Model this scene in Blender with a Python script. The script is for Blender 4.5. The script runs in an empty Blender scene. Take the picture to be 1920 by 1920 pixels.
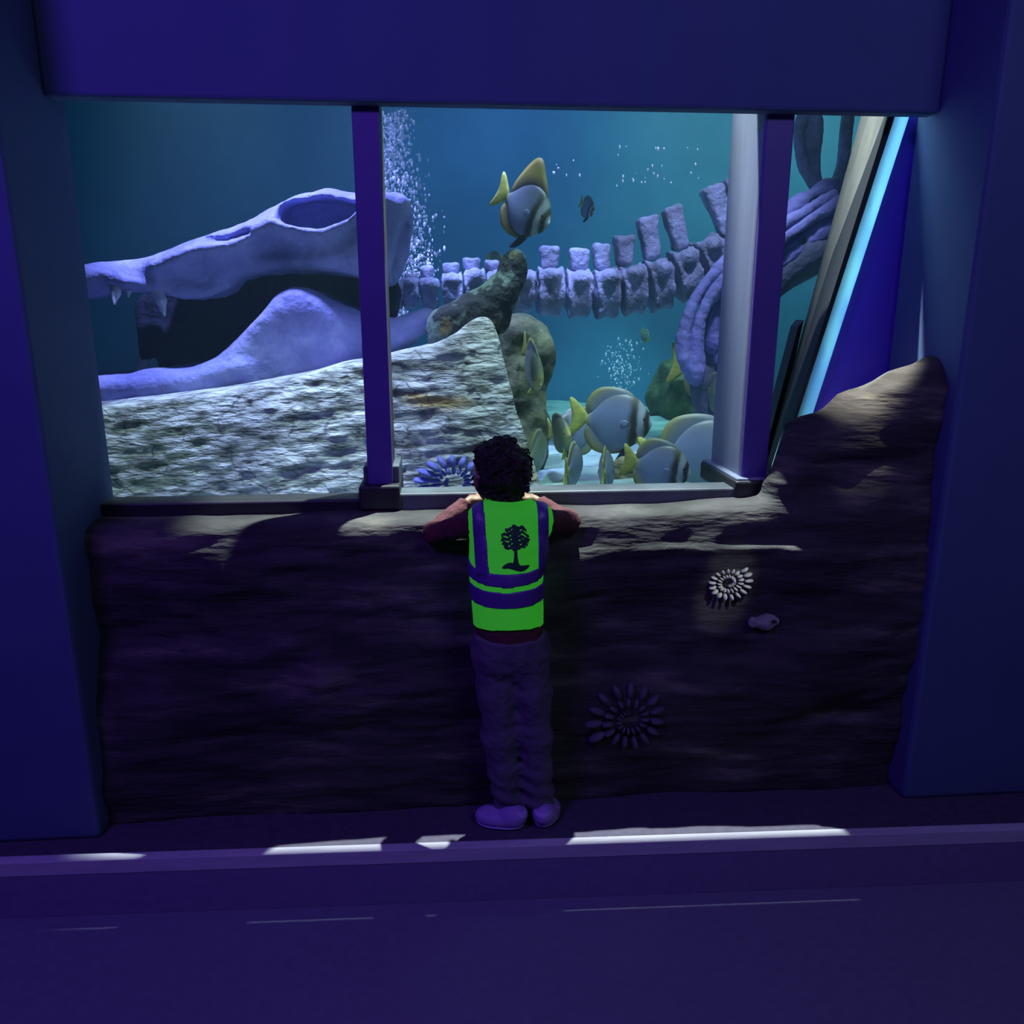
import bpy, math, random
import numpy as np
from mathutils import Vector, Matrix, Euler

random.seed(7)
C = bpy.context.scene.collection
PI = math.pi

# ------------------------------------------------------------------ camera model (shared by the builder)
CH, PITCH, YAW, FPX = 1.27, math.radians(14.0), math.radians(4.5), 1490.0
_f = np.array([math.sin(YAW) * math.cos(PITCH), math.cos(YAW) * math.cos(PITCH), -math.sin(PITCH)])
_r = np.array([math.cos(YAW), -math.sin(YAW), 0.0])
_u = np.cross(_r, _f)


def at(px, py, y):
    """world point at depth y seen at pixel px,py of the photograph"""
    d = _f + (px - 960) / FPX * _r - (py - 960) / FPX * _u
    return np.array([0, 0, CH]) + d * (y / d[1])


def atz(px, py, z):
    d = _f + (px - 960) / FPX * _r - (py - 960) / FPX * _u
    return np.array([0, 0, CH]) + d * ((z - CH) / d[2])


# ------------------------------------------------------------------ numpy noise
_T = np.random.RandomState(3).rand(64, 64, 64).astype(np.float32)


def vnoise(x, y, z):
    xi, yi, zi = np.floor(x).astype(int), np.floor(y).astype(int), np.floor(z).astype(int)
    fx, fy, fz = x - xi, y - yi, z - zi
    fx, fy, fz = [t * t * (3 - 2 * t) for t in (fx, fy, fz)]
    g = lambda a, b, c: _T[(xi + a) & 63, (yi + b) & 63, (zi + c) & 63]
    x00 = g(0, 0, 0) * (1 - fx) + g(1, 0, 0) * fx
    x10 = g(0, 1, 0) * (1 - fx) + g(1, 1, 0) * fx
    x01 = g(0, 0, 1) * (1 - fx) + g(1, 0, 1) * fx
    x11 = g(0, 1, 1) * (1 - fx) + g(1, 1, 1) * fx
    return (x00 * (1 - fy) + x10 * fy) * (1 - fz) + (x01 * (1 - fy) + x11 * fy) * fz - 0.5


def fbm(x, y, z, n=4):
    s, a = 0, 1.0
    for i in range(n):
        s = s + a * vnoise(x + 17.3 * i, y + 9.1 * i, z + 5.7 * i)
        x, y, z, a = x * 2.03, y * 2.03, z * 2.03, a * 0.5
    return s


# ------------------------------------------------------------------ sdf toolkit
def smin(a, b, k):
    h = np.clip(0.5 + 0.5 * (b - a) / k, 0, 1)
    return b * (1 - h) + a * h - k * h * (1 - h)


def smax(a, b, k):
    return -smin(-a, -b, k)


def capsule(X, Y, Z, a, b, ra, rb):
    a, b = np.array(a, float), np.array(b, float)
    ab = b - a
    L = float(ab @ ab) + 1e-12
    t = np.clip(((X - a[0]) * ab[0] + (Y - a[1]) * ab[1] + (Z - a[2]) * ab[2]) / L, 0, 1)
    d = np.sqrt((X - a[0] - t * ab[0]) ** 2 + (Y - a[1] - t * ab[1]) ** 2 + (Z - a[2] - t * ab[2]) ** 2)
    return d - (ra + (rb - ra) * t)


def chain(X, Y, Z, pts, rad, k):
    d = None
    for i in range(len(pts) - 1):
        c = capsule(X, Y, Z, pts[i], pts[i + 1], rad[i], rad[i + 1])
        d = c if d is None else smin(d, c, k)
    return d


def ellipsoid(X, Y, Z, c, r, rotz=0.0, rotx=0.0, roty=0.0):
    x, y, z = X - c[0], Y - c[1], Z - c[2]
    if rotz:
        cs, sn = math.cos(-rotz), math.sin(-rotz)
        x, y = x * cs - y * sn, x * sn + y * cs
    if roty:
        cs, sn = math.cos(-roty), math.sin(-roty)
        x, z = x * cs + z * sn, -x * sn + z * cs
    if rotx:
        cs, sn = math.cos(-rotx), math.sin(-rotx)
        y, z = y * cs - z * sn, y * sn + z * cs
    k0 = np.sqrt((x / r[0]) ** 2 + (y / r[1]) ** 2 + (z / r[2]) ** 2)
    k1 = np.sqrt((x / r[0] ** 2) ** 2 + (y / r[1] ** 2) ** 2 + (z / r[2] ** 2) ** 2)
    return k0 * (k0 - 1) / np.maximum(k1, 1e-6)


def poly2(P, X, Z):
    """signed distance to polygon P in the x,z plane"""
    P = np.asarray(P, float)
    d = np.full(np.broadcast(X, Z).shape, 1e9)
    s = np.ones(d.shape)
    n = len(P)
    for i in range(n):
        a, b = P[i], P[i - 1]
        ex, ez = b[0] - a[0], b[1] - a[1]
        wx, wz = X - a[0], Z - a[1]
        t = np.clip((wx * ex + wz * ez) / (ex * ex + ez * ez + 1e-12), 0, 1)
        d = np.minimum(d, (wx - ex * t) ** 2 + (wz - ez * t) ** 2)
        c1, c2, c3 = Z >= a[1], Z < b[1], ex * wz > ez * wx
        flip = (c1 & c2 & c3) | (~c1 & ~c2 & ~c3)
        s = np.where(flip, -s, s)
    return s * np.sqrt(d)


def smooth_poly(P, it=2):
    P = np.asarray(P, float)
    for _ in range(it):
        Q = np.roll(P, -1, 0)
        P = np.stack([0.75 * P + 0.25 * Q, 0.25 * P + 0.75 * Q], 1).reshape(-1, P.shape[1])
    return P


def extrude(d2, dy, W, r):
    a, b = d2 + r, np.abs(dy) - W + r
    return np.minimum(np.maximum(a, b), 0) + np.sqrt(np.maximum(a, 0) ** 2 + np.maximum(b, 0) ** 2) - r


def mesh_sdf(fn, lo, hi, h):
    lo, hi = np.array(lo, float), np.array(hi, float)
    n = np.maximum(np.ceil((hi - lo) / h).astype(int) + 1, 3)
    ax = [lo[i] + h * np.arange(n[i]) for i in range(3)]
    X, Y, Z = ax[0][:, None, None], ax[1][None, :, None], ax[2][None, None, :]
    V = np.broadcast_to(fn(X, Y, Z), n).astype(np.float32).copy()
    V[[0, -1]] = np.maximum(V[[0, -1]], h * 0.3)
    V[:, [0, -1]] = np.maximum(V[:, [0, -1]], h * 0.3)
    V[:, :, [0, -1]] = np.maximum(V[:, :, [0, -1]], h * 0.3)
    S = V < 0
    cs = np.zeros(n - 1, np.int8)
    for i in (0, 1):
        for j in (0, 1):
            for k in (0, 1):
                cs += S[i:n[0] - 1 + i, j:n[1] - 1 + j, k:n[2] - 1 + k]
    act = (cs > 0) & (cs < 8)
    idx = np.argwhere(act)
    vid = np.full(act.shape, -1, np.int64)
    vid[act] = np.arange(len(idx))
    pos = np.zeros((len(idx), 3)); cnt = np.zeros(len(idx))
    I, J, K = idx.T
    corners = [(i, j, k) for i in (0, 1) for j in (0, 1) for k in (0, 1)]
    for c in corners:
        for d in range(3):
            if c[d]:
                continue
            e = list(c); e[d] = 1
            va = V[I + c[0], J + c[1], K + c[2]]; vb = V[I + e[0], J + e[1], K + e[2]]
            m = (va < 0) != (vb < 0)
            t = np.where(m, va / np.where(m, va - vb, 1), 0)
            p = np.array(c, float)[None, :].repeat(len(idx), 0)
            p[:, d] += t
            pos[m] += p[m]; cnt[m] += 1
    verts = lo + h * (idx + pos / cnt[:, None])
    quads = []
    for d in range(3):
        b, c = (d + 1) % 3, (d + 2) % 3
        sl0 = [slice(None)] * 3; sl1 = [slice(None)] * 3
        sl0[d] = slice(0, -1); sl1[d] = slice(1, None)
        A, B = S[tuple(sl0)], S[tuple(sl1)]
        e = np.argwhere(A != B)
        ok = (e[:, b] > 0) & (e[:, c] > 0) & (e[:, b] < n[b] - 1) & (e[:, c] < n[c] - 1)
        e = e[ok]
        ins = A[tuple(e.T)]
        q = []
        for db, dc in ((-1, -1), (0, -1), (0, 0), (-1, 0)):
            f = e.copy(); f[:, b] += db; f[:, c] += dc
            q.append(vid[tuple(f.T)])
        q = np.stack(q, 1)
        q[~ins] = q[~ins][:, ::-1]
        quads.append(q)
    quads = np.concatenate(quads)
    quads = quads[(quads >= 0).all(1)]
    return verts, quads


# ------------------------------------------------------------------ object helpers
def tag(o, label=None, cat=None, group=None, kind=None):
    if label: o['label'] = label
    if cat: o['category'] = cat
    if group: o['group'] = group
    if kind: o['kind'] = kind
    return o


def empty(name, loc, label=None, cat=None, group=None, kind=None):
    o = bpy.data.objects.new(name, None)
    C.objects.link(o)
    o.location = [float(v) for v in loc]
    return tag(o, label, cat, group, kind)


def wloc(o):
    p = np.zeros(3)
    while o is not None:
        p += np.array(o.location); o = o.parent
    return p


def obj(name, vf, mat, parent=None, smooth=True, local=False):
    v, f = vf
    v = np.asarray(v, float)
    if parent is not None and not local:
        v = v - wloc(parent)
    me = bpy.data.meshes.new(name)
    me.from_pydata([tuple(p) for p in v], [], [tuple(int(i) for i in q) for q in f])
    me.update()
    if smooth:
        me.polygons.foreach_set('use_smooth', [True] * len(me.polygons))
    me.materials.append(mat)
    o = bpy.data.objects.new(name, me)
    C.objects.link(o)
    if parent is not None: o.parent = parent
    return o


def bevel(o, w=0.004, seg=2):
    m = o.modifiers.new('bevel', 'BEVEL'); m.width = w; m.segments = seg; m.limit_method = 'ANGLE'
    return o


def box(lo, hi):
    x0, y0, z0 = lo; x1, y1, z1 = hi
    v = [(x0, y0, z0), (x1, y0, z0), (x1, y1, z0), (x0, y1, z0), (x0, y0, z1), (x1, y0, z1), (x1, y1, z1), (x0, y1, z1)]
    return v, [(0, 3, 2, 1), (4, 5, 6, 7), (0, 1, 5, 4), (1, 2, 6, 5), (2, 3, 7, 6), (3, 0, 4, 7)]


def prism(front, back):
    """front/back: matching loops of points (front counter-clockwise seen from the front)"""
    n = len(front)
    f = [tuple(range(n)), tuple(reversed(range(n, 2 * n)))]
    f += [((i + 1) % n, i, n + i, n + (i + 1) % n) for i in range(n)]
    return list(map(tuple, front)) + list(map(tuple, back)), f


def ypoly(P, y0, y1):
    """polygon P in x,z pushed from depth y0 to y1"""
    return prism([(p[0], y0, p[1]) for p in P], [(p[0], y1, p[1]) for p in P])


def ico(sub=1):
    import bmesh
    bm = bmesh.new(); bmesh.ops.create_icosphere(bm, subdivisions=sub, radius=1.0)
    v = np.array([p.co[:] for p in bm.verts]); f = [tuple(q.index for q in p.verts) for p in bm.faces]
    bm.free()
    return v, f


ICO = {s: ico(s) for s in (1, 2, 3)}


def merge(parts):
    V, F, n = [], [], 0
    for v, f in parts:
        v = np.asarray(v, float)
        V.append(v); F += [tuple(int(i) + n for i in q) for q in f]; n += len(v)
    return np.concatenate(V), F


# ------------------------------------------------------------------ materials
def mat(name, col, rough=0.6, col2=None, col3=None, vscale=6.0, stretch=(1, 1, 1), rot=(0, 0, 0), bump=0.0, bscale=30.0,
        metallic=0.0, emit=0.0, spec=0.5, contrast=(0.4, 0.62), spots=None, coords='Object', cracks=0.0):
    m = bpy.data.materials.new(name); m.use_nodes = True
    nt = m.node_tree; N, Lk = nt.nodes, nt.links
    b = N['Principled BSDF']
    b.inputs['Base Color'].default_value = (*col, 1)
    b.inputs['Roughness'].default_value = rough
    b.inputs['Metallic'].default_value = metallic
    b.inputs['Specular IOR Level'].default_value = spec
    tc = N.new('ShaderNodeTexCoord')
    mp = N.new('ShaderNodeMapping')
    mp.inputs['Scale'].default_value = stretch
    mp.inputs['Rotation'].default_value = rot
    Lk.new(tc.outputs[coords], mp.inputs['Vector'])
    colour = None
    if col2 is not None:
        n = N.new('ShaderNodeTexNoise'); n.inputs['Scale'].default_value = vscale
        n.inputs['Detail'].default_value = 6; n.inputs['Roughness'].default_value = 0.62
        Lk.new(mp.outputs[0], n.inputs['Vector'])
        r = N.new('ShaderNodeValToRGB')
        r.color_ramp.elements[0].position = contrast[0]; r.color_ramp.elements[0].color = (*col2, 1)
        r.color_ramp.elements[1].position = contrast[1]; r.color_ramp.elements[1].color = (*col, 1)
        if col3 is not None:
            e = r.color_ramp.elements.new(contrast[1] + 0.12); e.color = (*col3, 1)
        Lk.new(n.outputs['Fac'], r.inputs['Fac'])
        colour = r.outputs['Color']
    if spots is not None:
        for (sc, ssc, lo_, hi_, off) in spots:
            n2 = N.new('ShaderNodeTexNoise'); n2.inputs['Scale'].default_value = ssc; n2.inputs['Detail'].default_value = 3
            ad = N.new('ShaderNodeVectorMath'); ad.operation = 'ADD'; ad.inputs[1].default_value = (off, off, off)
            Lk.new(mp.outputs[0], ad.inputs[0]); Lk.new(ad.outputs[0], n2.inputs['Vector'])
            mr = N.new('ShaderNodeMapRange'); mr.inputs[1].default_value = lo_; mr.inputs[2].default_value = hi_
            Lk.new(n2.outputs['Fac'], mr.inputs[0])
            mx = N.new('ShaderNodeMix'); mx.data_type = 'RGBA'
            Lk.new(mr.outputs[0], mx.inputs['Factor'])
            if colour is None: mx.inputs['A'].default_value = (*col, 1)
            else: Lk.new(colour, mx.inputs['A'])
            mx.inputs['B'].default_value = (*sc, 1)
            colour = mx.outputs['Result']
    if cracks:
        dn = N.new('ShaderNodeTexNoise'); dn.inputs['Scale'].default_value = 3; Lk.new(mp.outputs[0], dn.inputs['Vector'])
        dv = N.new('ShaderNodeVectorMath'); dv.operation = 'MULTIPLY_ADD'; dv.inputs[1].default_value = (.35, .35, .35)
        Lk.new(dn.outputs['Color'], dv.inputs[0]); Lk.new(mp.outputs[0], dv.inputs[2])
        vo = N.new('ShaderNodeTexVoronoi'); vo.feature = 'DISTANCE_TO_EDGE'; vo.inputs['Scale'].default_value = cracks
        Lk.new(dv.outputs[0], vo.inputs['Vector'])
        cm = N.new('ShaderNodeMapRange'); cm.inputs[1].default_value = 0.0; cm.inputs[2].default_value = 0.045; cm.inputs[3].default_value = 0.75; cm.inputs[4].default_value = 0.0
        Lk.new(vo.outputs['Distance'], cm.inputs[0])
        cx = N.new('ShaderNodeMix'); cx.data_type = 'RGBA'; Lk.new(cm.outputs[0], cx.inputs['Factor'])
        Lk.new(colour, cx.inputs['A']); cx.inputs['B'].default_value = (0.06, 0.06, 0.055, 1); colour = cx.outputs['Result']
    if colour is not None: Lk.new(colour, b.inputs['Base Color'])
    if bump:
        n = N.new('ShaderNodeTexNoise'); n.inputs['Scale'].default_value = bscale; n.inputs['Detail'].default_value = 5
        Lk.new(mp.outputs[0], n.inputs['Vector'])
        bp = N.new('ShaderNodeBump'); bp.inputs['Strength'].default_value = bump; bp.inputs['Distance'].default_value = 0.02
        Lk.new(n.outputs['Fac'], bp.inputs['Height']); Lk.new(bp.outputs[0], b.inputs['Normal'])
    if emit:
        b.inputs['Emission Color'].default_value = (*col, 1); b.inputs['Emission Strength'].default_value = emit
    return m


M = {}
M['rock'] = mat('tank_rock', (0.34, 0.37, 0.35), 0.9, (0.10, 0.11, 0.10), (0.52, 0.56, 0.54), 9, (1.2, 1.2, 4), (0, math.radians(7), 0),
                bump=1.0, bscale=22, contrast=(0.36, 0.50), spots=[((0.45, 0.33, 0.12), 1.6, 0.6, 0.72, 3.0), ((0.40, 0.34, 0.35), 2.2, 0.62, 0.7, 11.0)], cracks=5.0)
M['shaded_moss'] = mat('shaded_mossy_rock', (0.022, 0.030, 0.040), 0.9, (0.014, 0.020, 0.026), None, 9, bump=0.9, bscale=30,
                spots=[((0.09, 0.14, 0.12), 11, 0.51, 0.54, 4.0), ((0.15, 0.12, 0.05), 8, 0.64, 0.70, 9.0)])  # dark base carries the shade over the boulder; green patches are moss
M['olive'] = mat('algae_rock', (0.17, 0.18, 0.08), 0.9, (0.05, 0.06, 0.03), (0.28, 0.25, 0.11), 7, bump=0.9, bscale=16)
M['gravel'] = mat('yellow_rock', (0.50, 0.45, 0.22), 0.9, (0.12, 0.12, 0.06), None, 9, (1, 1, 5), bump=0.9, bscale=14)
M['bone'] = mat('bone', (0.30, 0.31, 0.62), 0.75, (0.19, 0.20, 0.46), (0.46, 0.46, 0.74), 5, bump=0.5, bscale=34)
M['bone2'] = mat('neck_bone', (0.38, 0.40, 0.60), 0.8, (0.20, 0.22, 0.30), (0.55, 0.56, 0.78), 9, bump=0.6, bscale=50)
M['tooth'] = mat('tooth', (0.62, 0.62, 0.75), 0.5, (0.4, 0.4, 0.6), None, 9, bump=0.2)
M['fossil_blue'] = mat('fossil_blue', (0.22, 0.25, 0.75), 0.7, (0.14, 0.16, 0.6), None, 20, bump=0.3)
M['sand'] = mat('sand', (0.42, 0.55, 0.50), 0.95, (0.22, 0.33, 0.32), None, 5, (1, 3, 1), bump=0.6, bscale=9)
M['backdrop'] = mat('tank_backdrop', (0.10, 0.30, 0.50), 0.95, (0.08, 0.24, 0.42), None, 1.2)
M['cave'] = mat('room_rock', (0.045, 0.042, 0.050), 0.85, (0.016, 0.015, 0.019), (0.12, 0.11, 0.10), 2.4, (1.3, 1.3, 6), (0, math.radians(5), 0),
                bump=0.8, bscale=5, contrast=(0.38, 0.55))
M['ledge'] = M['cave']
M['post'] = mat('painted_metal', (0.10, 0.07, 0.31), 0.45, (0.09, 0.06, 0.28), None, 3)
M['postside'] = mat('grey_metal', (0.25, 0.28, 0.42), 0.4, (0.18, 0.20, 0.32), None, 2.2, (3, 3, 0.35))
M['jamb'] = mat('jamb_metal', (0.16, 0.155, 0.15), 0.5, (0.08, 0.08, 0.085), None, 2.0, (6, 6, 0.7))
M['black'] = mat('black_seal', (0.010, 0.011, 0.016), 0.5)
M['rail'] = mat('sill_rail', (0.10, 0.12, 0.15), 0.45, (0.06, 0.07, 0.09), None, 6)
M['railb'] = mat('dark_rail', (0.016, 0.018, 0.024), 0.5)
M['navy'] = mat('navy_paint', (0.06, 0.10, 0.24), 0.8, (0.055, 0.092, 0.225), None, 3)
M['bluewall'] = mat('blue_paint', (0.09, 0.045, 0.66), 0.8, (0.08, 0.04, 0.61), None, 2)
M['carpet'] = mat('floor_vinyl', (0.16, 0.16, 0.27), 0.75, (0.14, 0.14, 0.245), None, 40)
M['riser'] = mat('riser_vinyl', (0.20, 0.17, 0.34), 0.75, (0.18, 0.15, 0.31), None, 40)
M['step'] = mat('step_vinyl', (0.07, 0.06, 0.11), 0.8, (0.055, 0.045, 0.09), None, 40)
M['nosing'] = mat('step_nosing', (0.52, 0.50, 0.62), 0.45, (0.45, 0.43, 0.56), None, 14, (0.5, 4, 4))
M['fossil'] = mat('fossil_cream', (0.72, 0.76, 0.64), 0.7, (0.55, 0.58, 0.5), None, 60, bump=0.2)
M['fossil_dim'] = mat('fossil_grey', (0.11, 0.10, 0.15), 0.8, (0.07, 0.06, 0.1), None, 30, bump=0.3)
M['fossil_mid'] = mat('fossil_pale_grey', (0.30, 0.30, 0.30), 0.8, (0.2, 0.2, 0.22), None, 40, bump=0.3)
M['skin'] = mat('skin', (0.22, 0.125, 0.085), 0.55, (0.20, 0.11, 0.075), None, 20)
M['hair'] = mat('black_hair', (0.016, 0.012, 0.011), 0.6, (0.008, 0.006, 0.006), None, 60, bump=0.8, bscale=90)
M['shirt'] = mat('maroon_knit', (0.10, 0.022, 0.034), 0.9, (0.07, 0.016, 0.026), None, 30, bump=0.3, bscale=120)
M['trousers'] = mat('grey_cotton', (0.10, 0.085, 0.15), 0.9, (0.08, 0.065, 0.125), None, 14, bump=0.35, bscale=45)
M['shoe'] = mat('pale_shoe', (0.34, 0.22, 0.62), 0.6, (0.28, 0.17, 0.55), None, 22)
M['sole'] = mat('shoe_sole', (0.42, 0.28, 0.75), 0.6)
M['eye'] = mat('eye', (0.03, 0.02, 0.02), 0.1)
M['stripe'] = mat('reflective_tape', (0.10, 0.04, 0.30), 0.4, (0.09, 0.035, 0.27), None, 30)
M['ink'] = mat('printed_ink', (0.01, 0.05, 0.03), 0.8)
# hi-vis dye: added emission stands in for green fluorescence under the hall's ultraviolet lamps
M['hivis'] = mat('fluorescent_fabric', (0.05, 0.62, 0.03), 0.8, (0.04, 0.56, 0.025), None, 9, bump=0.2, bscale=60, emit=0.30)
M['yfin'] = mat('yellow_fin', (0.62, 0.62, 0.10), 0.6, (0.42, 0.46, 0.10), None, 6, (1, 1, 4))
M['dfin'] = mat('dark_fin', (0.03, 0.025, 0.05), 0.6)


def fish_mat(name, stops, back=(0.16, 0.16, 0.10), b0=0.15):
    m = bpy.data.materials.new(name); m.use_nodes = True
    N, L = m.node_tree.nodes, m.node_tree.links
    b = N['Principled BSDF']; b.inputs['Roughness'].default_value = 0.42
    tc = N.new('ShaderNodeTexCoord'); sp = N.new('ShaderNodeSeparateXYZ'); L.new(tc.outputs['Object'], sp.inputs[0])
    nz = N.new('ShaderNodeTexNoise'); nz.inputs['Scale'].default_value = 7; L.new(tc.outputs['Object'], nz.inputs[0])
    ma = N.new('ShaderNodeMath'); ma.operation = 'MULTIPLY_ADD'; ma.inputs[1].default_value = 0.07; L.new(nz.outputs['Fac'], ma.inputs[0])
    L.new(sp.outputs['X'], ma.inputs[2])
    ad = N.new('ShaderNodeMath'); ad.inputs[1].default_value = 0.465; L.new(ma.outputs[0], ad.inputs[0])
    r = N.new('ShaderNodeValToRGB'); L.new(ad.outputs[0], r.inputs[0])
    els = r.color_ramp.elements
    els[0].position, els[0].color = stops[0][0], (*stops[0][1], 1)
    els[1].position, els[1].color = stops[-1][0], (*stops[-1][1], 1)
    for p, c in stops[1:-1]:
        e = els.new(p); e.color = (*c, 1)
    # darker back, silver belly as on the real animal
    mr = N.new('ShaderNodeMapRange'); mr.inputs[1].default_value = b0; mr.inputs[2].default_value = 0.45; L.new(sp.outputs['Z'], mr.inputs[0])
    mx = N.new('ShaderNodeMix'); mx.data_type = 'RGBA'; L.new(mr.outputs[0], mx.inputs['Factor']); L.new(r.outputs[0], mx.inputs['A'])
    mx.inputs['B'].default_value = (*back, 1)
    L.new(mx.outputs['Result'], b.inputs['Base Color'])
    return m


def fin_mat(name, inner, outer):
    m = bpy.data.materials.new(name); m.use_nodes = True
    N, L = m.node_tree.nodes, m.node_tree.links
    b = N['Principled BSDF']; b.inputs['Roughness'].default_value = 0.5
    tc = N.new('ShaderNodeTexCoord'); ln = N.new('ShaderNodeVectorMath'); ln.operation = 'LENGTH'; L.new(tc.outputs['Object'], ln.inputs[0])
    r = N.new('ShaderNodeValToRGB'); L.new(ln.outputs['Value'], r.inputs[0])
    r.color_ramp.elements[0].position = 0.40; r.color_ramp.elements[0].color = (*inner, 1)
    r.color_ramp.elements[1].position = 0.56; r.color_ramp.elements[1].color = (*outer, 1)
    L.new(r.outputs[0], b.inputs['Base Color'])
    return m


GB, DK, PL = (0.24, 0.30, 0.40), (0.06, 0.06, 0.04), (0.42, 0.48, 0.46)
M['batfish'] = fish_mat('batfish_skin', [(0, (0.5, 0.5, 0.15)), (0.12, GB), (0.62, GB), (0.70, DK), (0.76, DK), (0.80, PL), (0.86, PL), (0.90, DK), (0.95, DK), (0.98, PL), (1.0, PL)])
M['batfish_dark'] = fish_mat('dark_backed_batfish_skin', [(0, (0.4, 0.4, 0.12)), (0.12, GB), (0.62, GB), (0.70, DK), (0.76, DK), (0.80, PL), (0.86, PL), (0.90, DK), (0.95, DK), (0.98, PL), (1.0, PL)], (0.05, 0.065, 0.065), -0.02)
M['tallfin'] = fin_mat('tall_fin', (0.06, 0.07, 0.06), (0.40, 0.34, 0.09))
M['ofin'] = fin_mat('olive_fin', (0.22, 0.27, 0.30), (0.34, 0.33, 0.10))
M['dimfish'] = fish_mat('olive_fish_skin', [(0, (0.35, 0.38, 0.12)), (0.2, (0.22, 0.27, 0.18)), (0.8, (0.24, 0.29, 0.2)), (0.9, (0.45, 0.45, 0.15)), (1, (0.6, 0.6, 0.2))])


def glass_mat():
    m = bpy.data.materials.new('tank_glass'); m.use_nodes = True
    N, L = m.node_tree.nodes, m.node_tree.links
    for n in list(N):
        if n.type != 'OUTPUT_MATERIAL': N.remove(n)
    out = [n for n in N if n.type == 'OUTPUT_MATERIAL'][0]
    t = N.new('ShaderNodeBsdfTransparent'); t.inputs[0].default_value = (0.95, 0.985, 0.98, 1)
    g = N.new('ShaderNodeBsdfGlossy'); g.inputs['Roughness'].default_value = 0.02
    fr = N.new('ShaderNodeFresnel'); fr.inputs[0].default_value = 1.12
    mx = N.new('ShaderNodeMixShader'); ge = N.new('ShaderNodeNewGeometry'); inv = N.new('ShaderNodeMath'); inv.operation = 'SUBTRACT'; inv.inputs[0].default_value = 1.0
    mu = N.new('ShaderNodeMath'); mu.operation = 'MULTIPLY'
    L.new(ge.outputs['Backfacing'], inv.inputs[1]); L.new(inv.outputs[0], mu.inputs[0]); L.new(fr.outputs[0], mu.inputs[1])
    L.new(mu.outputs[0], mx.inputs[0]); L.new(t.outputs[0], mx.inputs[1]); L.new(g.outputs[0], mx.inputs[2])
    L.new(mx.outputs[0], out.inputs['Surface'])
    return m


def water_mat():
    m = bpy.data.materials.new('tank_water'); m.use_nodes = True
    N, L = m.node_tree.nodes, m.node_tree.links
    for n in list(N):
        if n.type != 'OUTPUT_MATERIAL': N.remove(n)
    out = [n for n in N if n.type == 'OUTPUT_MATERIAL'][0]
    s = N.new('ShaderNodeVolumeScatter'); s.inputs['Color'].default_value = (0.55, 0.85, 1.0, 1); s.inputs['Density'].default_value = 0.026
    s.inputs['Anisotropy'].default_value = 0.2
    a = N.new('ShaderNodeVolumeAbsorption'); a.inputs['Color'].default_value = (0.25, 0.72, 0.92, 1); a.inputs['Density'].default_value = 0.16
    ad = N.new('ShaderNodeAddShader'); L.new(s.outputs[0], ad.inputs[0]); L.new(a.outputs[0], ad.inputs[1])
    L.new(ad.outputs[0], out.inputs['Volume'])
    return m


def bubble_mat():
    m = bpy.data.materials.new('air_bubble'); m.use_nodes = True
    N, L = m.node_tree.nodes, m.node_tree.links
    b = N['Principled BSDF']; out = N['Material Output']
    b.inputs['Base Color'].default_value = (0.85, 0.88, 1, 1); b.inputs['Roughness'].default_value = 0.15
    t = N.new('ShaderNodeBsdfTransparent'); mx = N.new('ShaderNodeMixShader'); mx.inputs[0].default_value = 0.7
    L.new(t.outputs[0], mx.inputs[1]); L.new(b.outputs[0], mx.inputs[2]); L.new(mx.outputs[0], out.inputs['Surface'])
    return m


def acrylic_mat():
    m = bpy.data.materials.new('acrylic_edge'); m.use_nodes = True
    N, L = m.node_tree.nodes, m.node_tree.links
    for n in list(N):
        if n.type != 'OUTPUT_MATERIAL': N.remove(n)
    out = [n for n in N if n.type == 'OUTPUT_MATERIAL'][0]
    tc = N.new('ShaderNodeTexCoord'); mp = N.new('ShaderNodeMapping'); mp.inputs['Scale'].default_value = (9, 9, 2.5)
    nz = N.new('ShaderNodeTexNoise'); nz.inputs['Scale'].default_value = 2.0
    L.new(tc.outputs['Object'], mp.inputs[0]); L.new(mp.outputs[0], nz.inputs[0])
    r = N.new('ShaderNodeValToRGB'); r.color_ramp.elements[0].color = (0.55, 0.75, 0.95, 1); r.color_ramp.elements[1].color = (0.72, 0.97, 0.98, 1)
    r.color_ramp.elements[0].position = 0.35; r.color_ramp.elements[1].position = 0.62
    L.new(nz.outputs['Fac'], r.inputs[0])
    t = N.new('ShaderNodeBsdfTranslucent'); L.new(r.outputs[0], t.inputs[0])
    L.new(t.outputs[0], out.inputs['Surface'])
    return m


M['glass'], M['water'], M['bubble'], M['acrylic'] = glass_mat(), water_mat(), bubble_mat(), acrylic_mat()

# ------------------------------------------------------------------ the room shell
WY = 2.068           # depth of the window panes
tag(obj('floor', box((-3.0, -1.5, -0.25), (3.0, 2.30, -0.151)), M['carpet'], smooth=False), 'dark blue hall floor in front of the raised step', kind='structure')

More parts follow.
